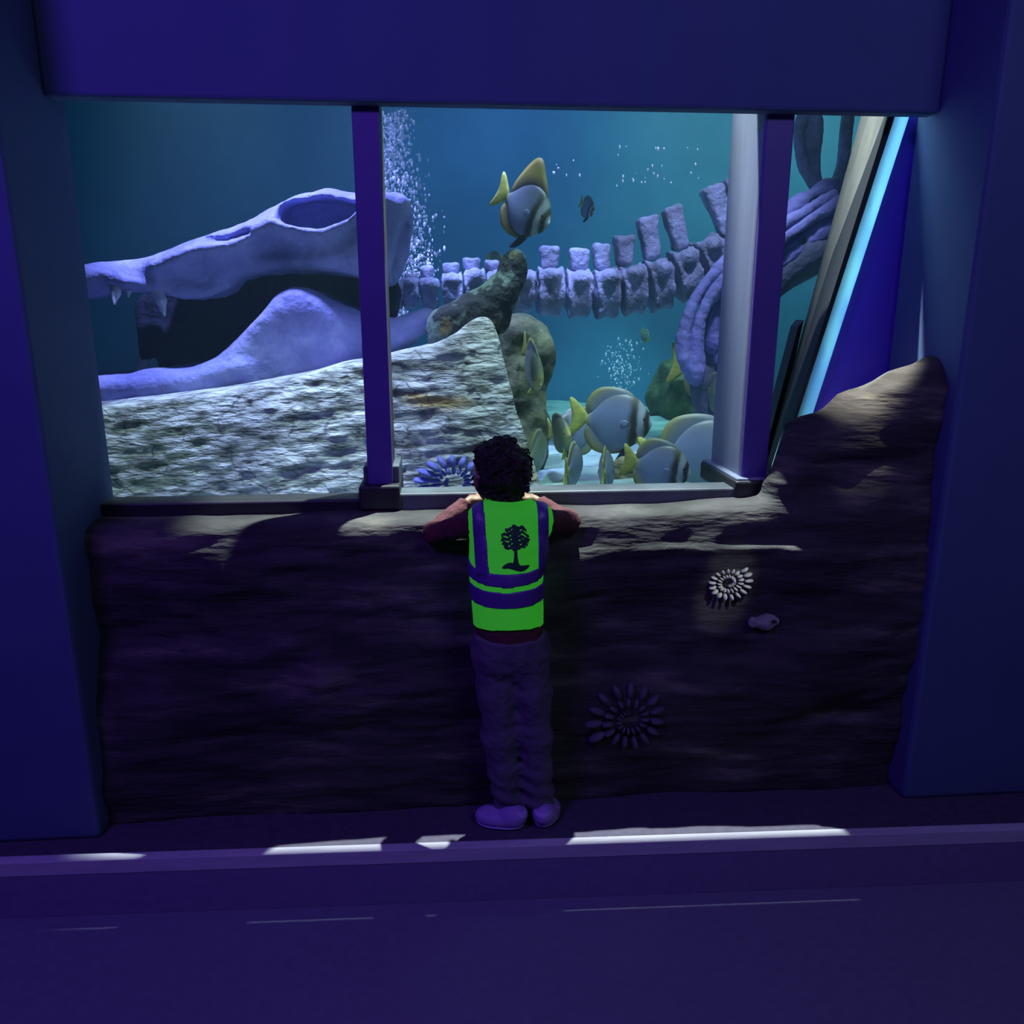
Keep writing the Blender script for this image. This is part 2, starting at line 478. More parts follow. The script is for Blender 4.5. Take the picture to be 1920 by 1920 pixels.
st = empty('step', (0.1, 1.69, -0.15), 'raised dark step the child stands on, below the tank window', 'step', kind='structure')
nl, nr = atz(300, 1612, 0), atz(1640, 1567, 0)
slope = (nr[1] - nl[1]) / (nr[0] - nl[0])
ny = lambda x: nl[1] + slope * (x - nl[0])
X0, X1 = -2.2, 2.4
tread = prism([(X0, ny(X0) + .01, -0.15), (X1, ny(X1) + .01, -0.15), (X1, ny(X1) + .01, 0), (X0, ny(X0) + .01, 0)],
              [(X0, 2.3, -0.15), (X1, 2.3, -0.15), (X1, 2.3, 0), (X0, 2.3, 0)])
obj('tread', tread, M['step'], st, smooth=False)
obj('riser', prism([(X0, ny(X0) + .002, -0.15), (X1, ny(X1) + .002, -0.15), (X1, ny(X1) + .002, -0.03), (X0, ny(X0) + .002, -0.03)], [(X0, ny(X0) + .0095, -0.15), (X1, ny(X1) + .0095, -0.15), (X1, ny(X1) + .0095, -0.03), (X0, ny(X0) + .0095, -0.03)]), M['riser'], st, smooth=False)
a, b, t = 0.027, -0.034, 0.004
prof = [(0, b), (0, t), (a, t), (a, 0.0005), (0.0095, 0.0005), (0.0095, b)]
v0 = [(X0, ny(X0) + p[0], p[1]) for p in prof]; v1 = [(X1, ny(X1) + p[0], p[1]) for p in prof]
n = len(prof)
ns = obj('nosing', (v0 + v1, [tuple(range(n)), tuple(reversed(range(n, 2 * n)))] + [(i, n + i, n + (i + 1) % n, (i + 1) % n) for i in range(n)]), M['nosing'], st, smooth=False)
bevel(ns, 0.002)
ns['label'] = 'pale metal edging strip'

# rock wall under the window with the mound on the right
MR = [0.04, 0.05, 0.07, 0.08, 0.09, 0.10]
MX = [at(x_, y_, d_) - np.array([0, 0, r_]) for (x_, y_, d_), r_ in zip([(1478, 872, 1.97), (1522, 792, 1.98), (1605, 748, 1.97), (1700, 700, 1.95), (1800, 655, 1.93), (1950, 600, 1.92)], MR)]


def rockwall(X, Y, Z):
    face = 1.865 + 0.055 * np.clip(Z / 0.75, 0, 1)
    n1 = fbm(X * 2.2 + 3, Y * 2.2, Z * 5 - X * 0.7, 4)
    top = 0.772 + 0.012 * np.sin(X * 3)
    d = smax(face - Y, Z - top, 0.05)
    d = smax(d, Y - 2.30, 0.01)
    mound = chain(X, Y, Z, MX, MR, 0.04)
    for i in range(1, len(MX)):
        p = MX[i]
        mound = smin(mound, capsule(X, Y, Z, p - [-0.03, 0.0, 0.08], (p[0] + 0.03, 1.97, 0.4), MR[i] * 1.1, 0.13), 0.05)
    mound = smax(mound, Y - 2.075, 0.02)
    d = smin(d, mound, 0.07)
    strata = 0.020 * np.abs(vnoise(X * 0.8 + 1.5, Y * 1.5, (Z - 0.1 * X) * 15)) + 0.011 * vnoise(X * 5, Y * 5, (Z - 0.1 * X) * 42)
    return d - 0.075 * n1 * np.clip((Z + 0.2) * 2, 0, 1) * np.where(Z > 0.70, 0.35, 1) + strata - 0.004


wr = obj('wall_front', mesh_sdf(rockwall, (-1.6, 1.68, -0.012), (2.2, 2.10, 1.45), 0.0115), M['cave'])
tag(wr, 'dark sculpted rock wall below the tank window', kind='structure')

# ------------------------------------------------------------------ window frame
ZT = 2.05


def post(name, label, pxl, pxr, yb, ytop, depth, yfront, cap_lr, cap_y):
    """front face between the pixel columns pxl/pxr given at its foot"""
    pl, pr = at(pxl, yb, yfront), at(pxr, yb, yfront)
    z0 = pl[2]
    t = empty(name, ((pl[0] + pr[0]) / 2, yfront, 0.77), label, kind='structure')
    bevel(obj('post_shaft', box((pl[0], yfront, z0 - 0.02), (pr[0], yfront + 0.018, ZT)), M['post'], t, smooth=False), 0.004)
    bevel(obj('post_side', box((pl[0] + 0.001, yfront + 0.018, z0 - 0.02), (pr[0] - 0.001, yfront + depth, ZT)), M['railb'] if depth < .2 else M['postside'], t, smooth=False), 0.004)
    cl, cr = at(cap_lr[0], cap_y[1], yfront - 0.03), at(cap_lr[1], cap_y[1], yfront - 0.03)
    ct = at(cap_lr[0], cap_y[0], yfront - 0.03)
    bevel(obj('plinth', box((cl[0], yfront - 0.03, cl[2]), (cr[0], yfront + depth + 0.02, ct[2])), M['railb'], t, smooth=False), 0.006)
    return t, pl, pr, ct


PL_, pll, plr, plt = post('trim_1', 'left dark purple window post in front of the skull', 690, 737, 905, 217, 0.12, 2.05, (674, 751), (912, 958))
PR_, prl, prr, prt = post('trim_2', 'right purple window post with wide pale side face', 1390, 1438, 893, 217, 0.26, 2.05, (1378, 1478), (903, 938))
# upper tiers of the plinths
bevel(obj('plinth_cap', box((pll[0] - 0.012, 2.06, plt[2] - 0.002), (plr[0] + 0.016, 2.20, plt[2] + 0.045)), M['rail'], PL_, smooth=False), 0.004)
bevel(obj('plinth_cap', box((prl[0] - 0.018, 2.03, prt[2] - 0.002), (prr[0] + 0.03, 2.33, prt[2] + 0.006)), M['postside'], PR_, smooth=False), 0.003)

# slanted end jamb right of the right post
def slant(y, l0, l1, r0, r1, ya, yb_):
    """quad strip, left edge through pixels l0->l1, right edge r0->r1, run between image rows ya..yb_"""
    ex = lambda p, q, yy: p[0] + (q[0] - p[0]) * (yy - p[1]) / (q[1] - p[1])
    pts = [(ex(l0, l1, yb_), yb_), (ex(r0, r1, yb_), yb_), (ex(r0, r1, ya), ya), (ex(l0, l1, ya), ya)]
    return [at(p[0], p[1], y) for p in pts]


jam = empty('trim_3', at(1455, 890, 2.12), 'leaning grey end jamb beside the glowing acrylic edge', kind='structure')
lin = lambda p, q_, yy: p[0] + (q_[0] - p[0]) * (yy - p[1]) / (q_[1] - p[1])
gl = lambda yy: lin((1581, 341), (1445, 840), yy)
gr_ = lambda yy: lin((1627, 341), (1470, 840), yy)
bl = lambda yy: lin((1638, 341), (1476, 840), yy)
cy_ = lambda yy: bl(yy) + 27
q = [at(gl(905), 905, 2.30), at(gr_(915), 915, 2.10), at(gr_(140), 140, 2.10), at(gl(140), 140, 2.30)]
obj('jamb_face', prism(q, [p + [0.03, 0.02, 0] for p in q]), M['jamb'], jam, smooth=False)
q = [at(1419, 905, 2.305), at(gl(905) + 12, 905, 2.305), at(1507, 600, 2.305), at(1497, 612, 2.305)]
obj('jamb_return', prism(q, [p + [0.02, 0.10, 0] for p in q]), M['black'], jam, smooth=False)
q = [at(gr_(915), 915, 2.095), at(bl(915), 915, 2.095), at(bl(140), 140, 2.095), at(gr_(140), 140, 2.095)]
obj('seal', prism(q, [p + [0.03, 0.14, 0] for p in q]), M['black'], jam, smooth=False)
qa = [at(bl(930), 930, 2.10), at(cy_(930), 930, 2.10), at(cy_(140), 140, 2.10), at(bl(140), 140, 2.10)]
obj('acrylic_edge', prism(qa, [p + [0, 0.02, 0] for p in qa]), M['acrylic'], jam, smooth=False)

# blue side wall beyond the acrylic edge
ex = cy_
P = [at(ex(930), 930, 2.13), at(2100, 930, 2.13), at(2200, 60, 2.13), at(ex(60), 60, 2.13)]
tag(obj('wall_right', prism(P, [p + [0.05, 0.25, 0] for p in P]), M['bluewall'], smooth=False), 'deep blue painted wall right of the tank', kind='structure')
# navy piers and header closing the alcove round the window
xl = at(206, 900, 2.11)[0]
tag(bevel(obj('wall_left', box((-2.6, 1.80, 0.0), (xl, 2.13, 2.7)), M['navy'], smooth=False), 0.012), 'navy pier left of the window', kind='structure')
xr = at(1722, 600, 2.0)[0]
tag(bevel(obj('wall_pier', box((xr, 1.80, 0.0), (2.9, 2.12, 2.7)), M['navy'], smooth=False), 0.012), 'navy pier right of the rock mound', kind='structure')
zh = at(960, 206, 2.06)[2]
tag(bevel(obj('wall_header', box((xl, 2.012, zh), (xr, 2.062, 2.7)), M['navy'], smooth=False), 0.008), 'navy wall band above the window', kind='structure')

# panes and bottom rails
def window(name, label, x0, x1, z0, z1, rail):
    w = empty(name, ((x0 + x1) / 2, WY, z0), label, kind='structure')
    obj('pane', box((x0 + .002, WY, z0), (x1 - .002, WY + 0.02, z1)), M['glass'], w, smooth=False)
    bevel(obj('bottom_rail', box((x0, 2.035, z0 - 0.045), (x1, 2.12, z0 + 0.004)), rail, w, smooth=False), 0.005)
    return w


zs = at(900, 921, 2.07)[2]
window('window_1', 'left tank window showing the skull', xl - 0.05, pll[0], at(450, 936, 2.08)[2], 2.0, M['railb'])
window('window_2', 'middle tank window behind the child', plr[0], prl[0], zs, 2.0, M['rail'])
w3 = empty('window_3', (prr[0] + 0.03, WY, zs), 'narrow tank window right of the right post', kind='structure')
obj('pane', box((prr[0] + .002, WY, zs), (prr[0] + 0.30, WY + 0.02, 2.0)), M['glass'], w3, smooth=False)

# ------------------------------------------------------------------ the tank shell
TB = 5.6
zsand = at(1250, 757, TB)[2]
sb = obj('sand_bed', mesh_sdf(lambda X, Y, Z: Z - zsand - 0.02 * np.sin(Y * 26 + 2 * np.sin(X * 3)) - 0.05 * fbm(X * 1.3, Y * 1.3, Z * 0 + 2, 3) + 0 * X,
                              (-2.6, 2.2, zsand - 0.15), (3.2, TB - 0.01, zsand + 0.12), 0.04), M['sand'])
tag(sb, 'rippled pale sand covering the tank floor', 'sand', kind='stuff')
tag(obj('wall_back', box((-2.8, TB, 0.4), (3.4, TB + 0.1, 3.2)), M['backdrop'], smooth=False), 'blue painted back wall of the tank', kind='structure')
tag(obj('wall_tank_left', box((-2.8, 2.3, 0.4), (-2.7, TB, 3.2)), M['backdrop'], smooth=False), 'blue painted left end of the tank', kind='structure')
tag(obj('wall_tank_right', box((3.3, 2.4, 0.4), (3.4, TB, 3.2)), M['backdrop'], smooth=False), 'blue painted right end of the tank', kind='structure')
tag(obj('water', box((-2.69, 2.16, 0.5), (3.29, TB - 0.01, 2.9)), M['water'], smooth=False), 'clear blue water filling the tank', 'water', kind='stuff')

tag(obj('added_beam_board', prism([(-2.6, 2.16, 2.2), (2.9, 2.16, 2.2), (2.9, 2.16, 2.26), (-2.6, 2.16, 2.26)], [(-2.6, 2.322, 2.2), (2.9, 2.174, 2.2), (2.9, 2.174, 2.26), (-2.6, 2.322, 2.26)]), M['black'], smooth=False), 'unseen dark board added above the tank to cut the lamp beam', kind='structure')  # unseen board added to stop the sill lamp's beam at the step edge

# ------------------------------------------------------------------ the skeleton
SY = 3.15
sk = empty('skeleton', at(900, 620, SY + 0.3), 'giant dinosaur skeleton with open jaws and long neck behind the tank glass', 'skeleton')
pp = lambda P, y: [at(p[0], p[1], y)[[0, 2]] for p in P]
skull_o = smooth_poly(pp([(60, 520), (130, 496), (217, 486), (290, 473), (345, 449), (410, 431), (470, 408), (520, 379), (560, 363), (620, 352), (668, 366), (720, 362), (752, 360),
                          (771, 378), (773, 418), (760, 468), (746, 512), (733, 534), (705, 528), (668, 514), (600, 509), (540, 510), (480, 512), (440, 522), (430, 545), (400, 560), (350, 568),
                          (310, 560), (285, 548), (240, 552), (217, 535), (170, 560), (80, 560)], SY - 0.1), 2)
orbit = smooth_poly(pp([(525, 396), (537, 381), (570, 374), (610, 372), (650, 376), (688, 389), (692, 396), (668, 408), (640, 428), (612, 439), (570, 432), (530, 423)], SY - 0.1), 1)
fen2 = smooth_poly(pp([(765, 405), (748, 430), (738, 470), (731, 520), (740, 540), (757, 500), (765, 460), (770, 425)], SY - 0.1), 1)
G = lambda X, Z, c, sx, sz: np.exp(-((X - c[0]) / sx) ** 2 - ((Z - c[1]) / sz) ** 2)
w = lambda x, y: at(x, y, SY - 0.1)[[0, 2]]


def seg2(X, Z, P, r):
    P = np.array(P); d = np.full(np.broadcast(X, Z).shape, 9.0)
    for i in range(len(P) - 1):
        a, b = P[i], P[i + 1]; e = b - a
        t = np.clip(((X - a[0]) * e[0] + (Z - a[1]) * e[1]) / (e @ e), 0, 1)
        d = np.minimum(d, np.hypot(X - a[0] - t * e[0], Z - a[1] - t * e[1]))
    return np.exp(-(d / r) ** 2)


def skull(X, Y, Z):
    x2, z2 = X[:, 0, :], Z[:, 0, :] if Z.shape[0] > 1 else Z[0]
    x2 = X[:, 0, 0][:, None]; z2 = Z[0, 0, :][None, :]
    d2 = poly2(skull_o, x2, z2)
    dh = poly2(orbit, x2, z2); df = poly2(fen2, x2, z2)
    W = 0.13 + 0.07 * np.clip((x2 - w(217, 0)[0]) / 0.8, 0, 1)
    W = W + 0.055 * seg2(x2, z2, [w(300, 500), w(380, 470), w(450, 462), w(480, 440), w(520, 426), w(570, 434), w(620, 441), w(665, 408), w(720, 380)], 0.035)
    W = W + 0.04 * seg2(x2, z2, [w(217, 535), w(260, 535), w(290, 545)], 0.03)
    W = W + 0.03 * seg2(x2, z2, [w(620, 500), w(670, 470), w(715, 440)], 0.06)
    W = W - 0.07 * G(x2, z2, w(520, 470), 0.11, 0.06) - 0.045 * G(x2, z2, w(380, 525), 0.12, 0.05)
    W = W - 0.05 * seg2(x2, z2, [w(385, 450), w(430, 452), w(475, 438)], 0.009)
    # the roof narrows upward
    W = W - 0.05 * np.exp(-np.maximum(-d2, 0) / 0.03)
    d2, W, dh, df = d2[:, None, :], W[:, None, :], dh[:, None, :], df[:, None, :]
    d = extrude(d2, Y - SY, W, 0.045)
    d = smax(d, -np.maximum(dh, (Y - SY - 0.02)), 0.015)
    d = smax(d, -np.maximum(df, (Y - SY + 0.04)), 0.012)
    # hollow palate seen from below
    d = smax(d, -ellipsoid(X, Y, Z, (w(420, 590)[0], SY, w(420, 575)[1]), (0.55, 0.07, 0.10)), 0.02)
    return d + 0.014 * fbm(X * 12, Y * 12, Z * 14, 5)


lo = at(40, 600, SY); hi = at(800, 330, SY)
obj('skull', mesh_sdf(skull, (lo[0], SY - 0.32, lo[2] - 0.05), (hi[0], SY + 0.32, hi[2]), 0.0095), M['bone'], sk)

jaw_o = smooth_poly(pp([(60, 712), (140, 706), (217, 702), (258, 697), (296, 689), (345, 688), (385, 684), (415, 664), (455, 628), (500, 582), (530, 550), (556, 539), (588, 542), (622, 560),
                        (668, 582), (720, 598), (765, 590), (800, 578), (815, 583), (819, 600), (800, 622), (765, 650), (735, 670), (668, 705), (560, 740), (400, 765), (217, 785), (80, 790)], SY - 0.1), 2)


def jaw(X, Y, Z):
    x2 = X[:, 0, 0][:, None]; z2 = Z[0, 0, :][None, :]
    d2 = poly2(jaw_o, x2, z2)
    W = 0.055 + 0.028 * G(x2, z2, w(570, 600), 0.18, 0.12) + 0.03 * seg2(x2, z2, [w(217, 730), w(340, 715), w(450, 690)], 0.05) - 0.012 * G(x2, z2, w(600, 660), 0.15, 0.05)
    W = W + 0.008 * seg2(x2, z2, [w(500, 610), w(555, 570), w(610, 590), w(665, 620)], 0.04)
    d2, W = d2[:, None, :], W[:, None, :]
    yc = SY - 0.13 + 0 * X
    near = extrude(d2, Y - yc, W, 0.04)
    far = extrude(d2, Y - (SY + 0.20), W * 0.8, 0.03)
    # floor of the mouth ties the two rami together
    fl = smax(np.maximum(d2 + 0.02, np.abs(Y - SY - 0.04) - 0.20), (Z - at(300, 712, SY)[2]), 0.02)
    d = smin(smin(near, far, 0.02), fl, 0.03)
    return d + 0.012 * fbm(X * 12, Y * 12, Z * 15, 5)


lo = at(40, 800, SY); hi = at(840, 520, SY)
obj('lower_jaw', mesh_sdf(jaw, (lo[0], SY - 0.28, lo[2]), (hi[0], SY + 0.32, hi[2]), 0.0095), M['bone'], sk)
# far side of the mouth: added dark plate standing in for the shade inside
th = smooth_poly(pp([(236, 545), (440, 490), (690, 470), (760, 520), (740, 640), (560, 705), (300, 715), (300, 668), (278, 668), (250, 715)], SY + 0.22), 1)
M['mouth_shade'] = mat('mouth_shade', (0.012, 0.013, 0.045), 0.9, (0.008, 0.009, 0.03), None, 5, bump=0.5)
obj('mouth_shade', mesh_sdf(lambda X, Y, Z: extrude(poly2(th, X[:, 0, 0][:, None], Z[0, 0, :][None, :])[:, None, :], Y - (SY + 0.24), 0.05, 0.03) + 0.02 * fbm(X * 8, Y * 8, Z * 8, 3),
                       (at(200, 0, SY)[0] - .1, SY + 0.10, at(500, 760, SY)[2]), (at(790, 600, SY)[0], SY + 0.36, at(500, 470, SY)[2]), 0.014), M['mouth_shade'], sk)


def tooth(pt, tip, r):
    pt, tip = np.array(pt), np.array(tip)
    mid = pt * 0.45 + tip * 0.55 + np.array([0.004, 0, 0])
    lo_, hi_ = np.minimum(pt, tip) - r * 1.6, np.maximum(pt, tip) + r * 1.6
    obj('tooth', mesh_sdf(lambda X, Y, Z: chain(X, Y, Z, [pt, mid, tip], [r, r * 0.8, r * 0.25], 0.006), lo_, hi_, 0.005), M['tooth'], sk)


for (x0, y0, x1, y1, r) in [(290, 545, 308, 590, 0.024), (216, 535, 214, 570, 0.022), (236, 548, 240, 558, 0.012), (150, 545, 150, 600, 0.024)]:
    tooth(at(x0, y0 - 12, SY - 0.09), at(x1, y1, SY - 0.13), r)
for (x0, y0, x1, y1, r) in [(266, 700, 268, 655, 0.030), (310, 692, 316, 682, 0.012), (325, 692, 322, 676, 0.007)]:
    tooth(at(x0, y0, SY + 0.22), at(x1, y1, SY + 0.22), r)


def vertebra(x, yt, yb, wpx, tilt, spine, seed, Yd):
    """drum with flared rims, a spine on top as its sub-part"""
    c = at(x, (yt + yb) / 2, Yd); s = (c @ _f - CH * _f[2] + 0) / FPX
    s = ((c - np.array([0, 0, CH])) @ _f) / FPX
    hw, hh = wpx * s * 0.46, (yb - yt) * s / 2
    cs, sn = math.cos(tilt), math.sin(tilt)

    def f(X, Y, Z):
        x_, z_ = X - c[0], Z - c[2]
        u = x_ * cs - z_ * sn; v = x_ * sn + z_ * cs
        rr = 1 - 0.22 * np.clip(1 - (u / hw) ** 2, 0, 1)
        rad = np.sqrt((v / (hh * rr)) ** 2 + ((Y - c[1]) / (hh * 1.05 * rr)) ** 2)
        d = smax((rad - 1) * hh, np.abs(u) - hw * (0.98 - 0.20 * np.clip(-v / hh, 0, 1)), 0.014)
        # side process
        d = smin(d, ellipsoid(X, Y, Z, (c[0] + sn * hh * .55, c[1] - hh * 0.75, c[2] + cs * hh * .55), (hw * 0.85, hh * 0.42, hh * 0.32)), 0.03)
        return d + 0.011 * fbm(X * 18 + seed, Y * 18, Z * 26, 4) + 0.004 * np.abs(vnoise(X * 30 + seed, Y * 30, Z * 70))
    r = max(hw, hh) * 1.5
    vt = obj('vertebra', mesh_sdf(f, c - r, c + r, 0.0095), M['bone2'], sk)
    if spine:
        sx, sy, sy2, sw, st_ = spine
        ct = at(sx, sy, Yd); cb = at(sx + (sy2 - sy) * math.tan(st_), sy2 + 6, Yd)
        hw2 = sw * s / 2
        ax = ct - cb; Ln = np.linalg.norm(ax); ax = ax / Ln
        px_ = np.array([ax[2], 0, -ax[0]])

        def g(X, Y, Z):
            x_, z_ = X - cb[0], Z - cb[2]
            v = x_ * ax[0] + z_ * ax[2]; u = x_ * px_[0] + z_ * px_[2]
            fl = 0.86 + 0.25 * np.clip(v / Ln, 0, 1) ** 2
            a_ = np.abs(u) - hw2 * fl; b_ = np.abs(Y - Yd) - 0.045 * fl
            k_ = np.abs(v - Ln / 2) - Ln / 2
            d = smax(smax(a_, b_, 0.025), k_, 0.022)
            d = smax(d, -ellipsoid(X, Y, Z, ct + np.array([0, 0, .012]), (hw2 * .45, 0.2, 0.012)), 0.012)
            return d + 0.008 * fbm(X * 22 + seed, Y * 22, Z * 22, 3)
        lo_ = np.minimum(ct, cb) - [hw2 * 1.6, 0.09, hw2]; hi_ = np.maximum(ct, cb) + [hw2 * 1.6, 0.09, hw2 * .8]
        obj('neural_spine', mesh_sdf(g, lo_, hi_, 0.0085), M['bone2'], vt, local=False)
    return vt


R = math.radians
VB = [(742, 522, 586, 30, 0, None), (770, 517, 584, 34, 0, (770, 512, 530, 26, 0)), (806, 516, 590, 38, 0, (800, 497, 520, 28, 0)), (848, 508, 592, 40, 0, (845, 492, 512, 32, 0)),
      (890, 500, 590, 42, 0, (884, 483, 505, 34, 0)), (932, 502, 590, 44, 0, (922, 488, 506, 30, 0)), (978, 502, 594, 46, 0, None),
      (1030, 498, 600, 52, 0, (1030, 460, 500, 36, 0)), (1083, 502, 604, 50, R(-2), (1086, 465, 502, 38, 0)), (1135, 500, 606, 48, R(-4), (1128, 456, 500, 33, 0)),
      (1184, 492, 598, 48, R(-8), (1170, 441, 494, 36, R(2))), (1234, 482, 590, 46, R(-11), (1212, 405, 482, 36, R(8))), (1284, 462, 572, 46, R(-16), (1256, 388, 462, 34, R(17))),
      (1332, 438, 545, 48, R(-22), (1333, 348, 436, 38, R(20))), (1386, 420, 525, 50, R(-25), (1372, 330, 420, 40, R(20)))]
for i, (x, a_, b_, w_, t_, s_) in enumerate(VB):
    vertebra(x, a_, b_, w_, t_, s_, i * 3.7, 3.45 + 0.012 * i)

# bundle of long shoulder bones sweeping down behind the right post
strands = [([(1306, 712), (1283, 665), (1287, 600), (1312, 548), (1352, 502), (1410, 462), (1480, 414), (1562, 366)], 13),
           ([(1303, 703), (1306, 640), (1318, 585), (1348, 535), (1400, 492), (1470, 444), (1566, 380)], 15),
           ([(1338, 650), (1340, 600), (1362, 556), (1410, 512), (1480, 460), (1566, 396)], 13),
           ([(1350, 672), (1352, 625), (1372, 580), (1420, 530), (1490, 474), (1562, 420)], 14),
           ([(1440, 420), (1478, 402), (1510, 372), (1540, 356), (1572, 352)], 14)]
Yb = 3.30


def smooth_line(P, n=24):
    P = np.array(P, float); t = np.linspace(0, len(P) - 1, n); out = []
    for q in t:
        i = min(int(q), len(P) - 2); f = q - i
        p0, p1, p2, p3 = P[max(i - 1, 0)], P[i], P[i + 1], P[min(i + 2, len(P) - 1)]
        out.append(0.5 * (2 * p1 + (p2 - p0) * f + (2 * p0 - 5 * p1 + 4 * p2 - p3) * f * f + (3 * p1 - p0 - 3 * p2 + p3) * f ** 3))
    return out


for i, (P, r) in enumerate(strands):
    L3 = [at(p[0], p[1], Yb - 0.02 * (i % 2) + 0.02 * i) for p in smooth_line(P)]
    rr = [r * 0.0023 * (0.9 + 0.25 * math.sin(j * 0.5 + i)) for j in range(len(L3))]
    A = np.array(L3)
    obj('shoulder_bone', mesh_sdf(lambda X, Y, Z: chain(X, Y, Z, L3, rr, 0.01) + 0.014 * fbm(X * 18, Y * 18, Z * 12, 4), A.min(0) - 0.06, A.max(0) + 0.06, 0.010), M['bone'], sk)
# heavy underside and leg
L3 = [at(p[0], p[1], Yb + 0.12) for p in [(1470, 500), (1540, 440)]]


def under(X, Y, Z):
    d = chain(X, Y, Z, [at(1600, 400, Yb + .14), at(1500, 470, Yb + .14), at(1400, 540, Yb + .14), at(1345, 620, Yb + .12)], [0.11, 0.12, 0.11, 0.09], 0.05)
    d = smin(d, chain(X, Y, Z, [at(1345, 620, Yb + .12), at(1322, 720, Yb + .1), at(1335, 800, Yb + .1), at(1335, 905, Yb + .1)], [0.09, 0.058, 0.062, 0.075], 0.03), 0.04)
    return d + 0.02 * fbm(X * 10, Y * 10, Z * 10, 3)


a_, b_ = at(1290, 930, Yb), at(1640, 360, Yb)
M['bone_dark'] = mat('dark_bone', (0.16, 0.18, 0.24), 0.85, (0.10, 0.12, 0.16), None, 6, bump=0.5)  # darker bone colour for the underside and leg
obj('foreleg', mesh_sdf(under, (a_[0] - .1, Yb - .1, a_[2]), (b_[0] + .1, Yb + .34, b_[2] + .12), 0.013), M['bone_dark'], sk)
# looped bone rising behind the far pane
lp = [at(p[0], p[1], 3.5) for p in smooth_line([(1555, 362), (1532, 345), (1528, 300), (1534, 240), (1520, 200), (1503, 225), (1498, 270), (1510, 318), (1528, 350)], 26)]
A = np.array(lp)
obj('rib', mesh_sdf(lambda X, Y, Z: np.minimum(chain(X, Y, Z, lp, [0.022] * len(lp), 0.01), capsule(X, Y, Z, at(1515, 240, 3.53), at(1518, 320, 3.53), 0.035, 0.03)) + 0.006 * fbm(X * 16, Y * 16, Z * 16, 2), A.min(0) - .06, A.max(0) + .06, 0.011), M['bone2'], sk)
lp2 = [at(p[0], p[1], 3.55) for p in smooth_line([(1565, 352), (1580, 310), (1586, 250), (1592, 200)], 10)]
A = np.array(lp2)
obj('rib', mesh_sdf(lambda X, Y, Z: chain(X, Y, Z, lp2, [0.026] * len(lp2), 0.01), A.min(0) - .06, A.max(0) + .06, 0.011), M['bone2'], sk)

# ------------------------------------------------------------------ rocks in the tank
RY = 2.62
rk_o = smooth_poly(pp([(60, 775), (217, 763), (300, 752), (400, 736), (470, 722), (560, 709), (600, 697), (650, 684), (690, 680), (735, 668), (800, 655), (850, 632), (880, 606), (905, 592), (928, 600), (938, 640),
                       (955, 720), (975, 800), (998, 865), (1012, 915), (1020, 1000), (500, 1010), (60, 1010)], RY), 1)


def rockbig(X, Y, Z):
    d2 = poly2(rk_o, X[:, 0, 0][:, None], Z[0, 0, :][None, :])[:, None, :]
    zz = (Z - 0.7) / 0.5
    tilt = Z - 0.12 * X
    n_ = 0.034 * fbm(X * 3, Y * 3, tilt * 7, 5)
    st_ = 0.018 * np.abs(vnoise(X * 1.5 + 4, Y * 1.5, tilt * 24)) + 0.020 * vnoise(X * 14, Y * 8, tilt * 60) + 0.016 * np.abs(vnoise(X * 26 + tilt * 8, Y * 20, tilt * 30))
    front = 2.50 + 0.16 * zz - Y + n_ + st_
    d = smax(d2 + 0.35 * n_, front, 0.03)
    return smax(d, Y - 2.95, 0.03)


a_, b_ = at(40, 1010, RY), at(1050, 560, RY)
rk = obj('rock', mesh_sdf(rockbig, (a_[0], 2.38, a_[2]), (b_[0], 3.0, b_[2]), 0.0088), M['rock'])
tag(rk, 'broad pale layered rock slab along the tank floor under the jaw', 'rock')

ms_o = smooth_poly(pp([(800, 590), (830, 568), (870, 552), (915, 532), (938, 512), (944, 484), (962, 468), (984, 480), (987, 510), (978, 545), (955, 585), (948, 620), (905, 630), (872, 652), (838, 660), (800, 650)], 2.8), 2)
ms = obj('boulder', mesh_sdf(lambda X, Y, Z: extrude(poly2(ms_o, X[:, 0, 0][:, None], Z[0, 0, :][None, :])[:, None, :], Y - 2.82, 0.10, 0.05) + 0.03 * fbm(X * 9, Y * 9, Z * 9, 4),
                             (at(780, 0, 2.8)[0], 2.66, at(900, 690, 2.8)[2]), (at(1010, 500, 2.8)[0], 3.0, at(900, 440, 2.8)[2]), 0.0085), M['shaded_moss'])
tag(ms, 'mossy boulder with shade put into its dark colour and pale green patches rising to a knob against the neck bones', 'rock')

ar_o = smooth_poly(pp([(930, 605), (960, 592), (985, 588), (1012, 600), (1034, 628), (1044, 660), (1042, 695), (1025, 722), (1022, 760), (1036, 800), (1030, 850), (1012, 885), (1010, 1040), (940, 1040), (930, 700)], 3.2), 2)
ar = obj('rock_arch', mesh_sdf(lambda X, Y, Z: extrude(poly2(ar_o, X[:, 0, 0][:, None], Z[0, 0, :][None, :])[:, None, :], Y - 3.25, 0.12, 0.08) + 0.035 * fbm(X * 8, Y * 8, Z * 8, 4),
                               (at(900, 0, 3.2)[0], 3.05, at(1000, 1010, 3.2)[2]), (at(1070, 700, 3.2)[0], 3.45, at(1000, 560, 3.2)[2]), 0.010), M['olive'])
tag(ar, 'olive algae covered rock standing behind the pale slab', 'rock')

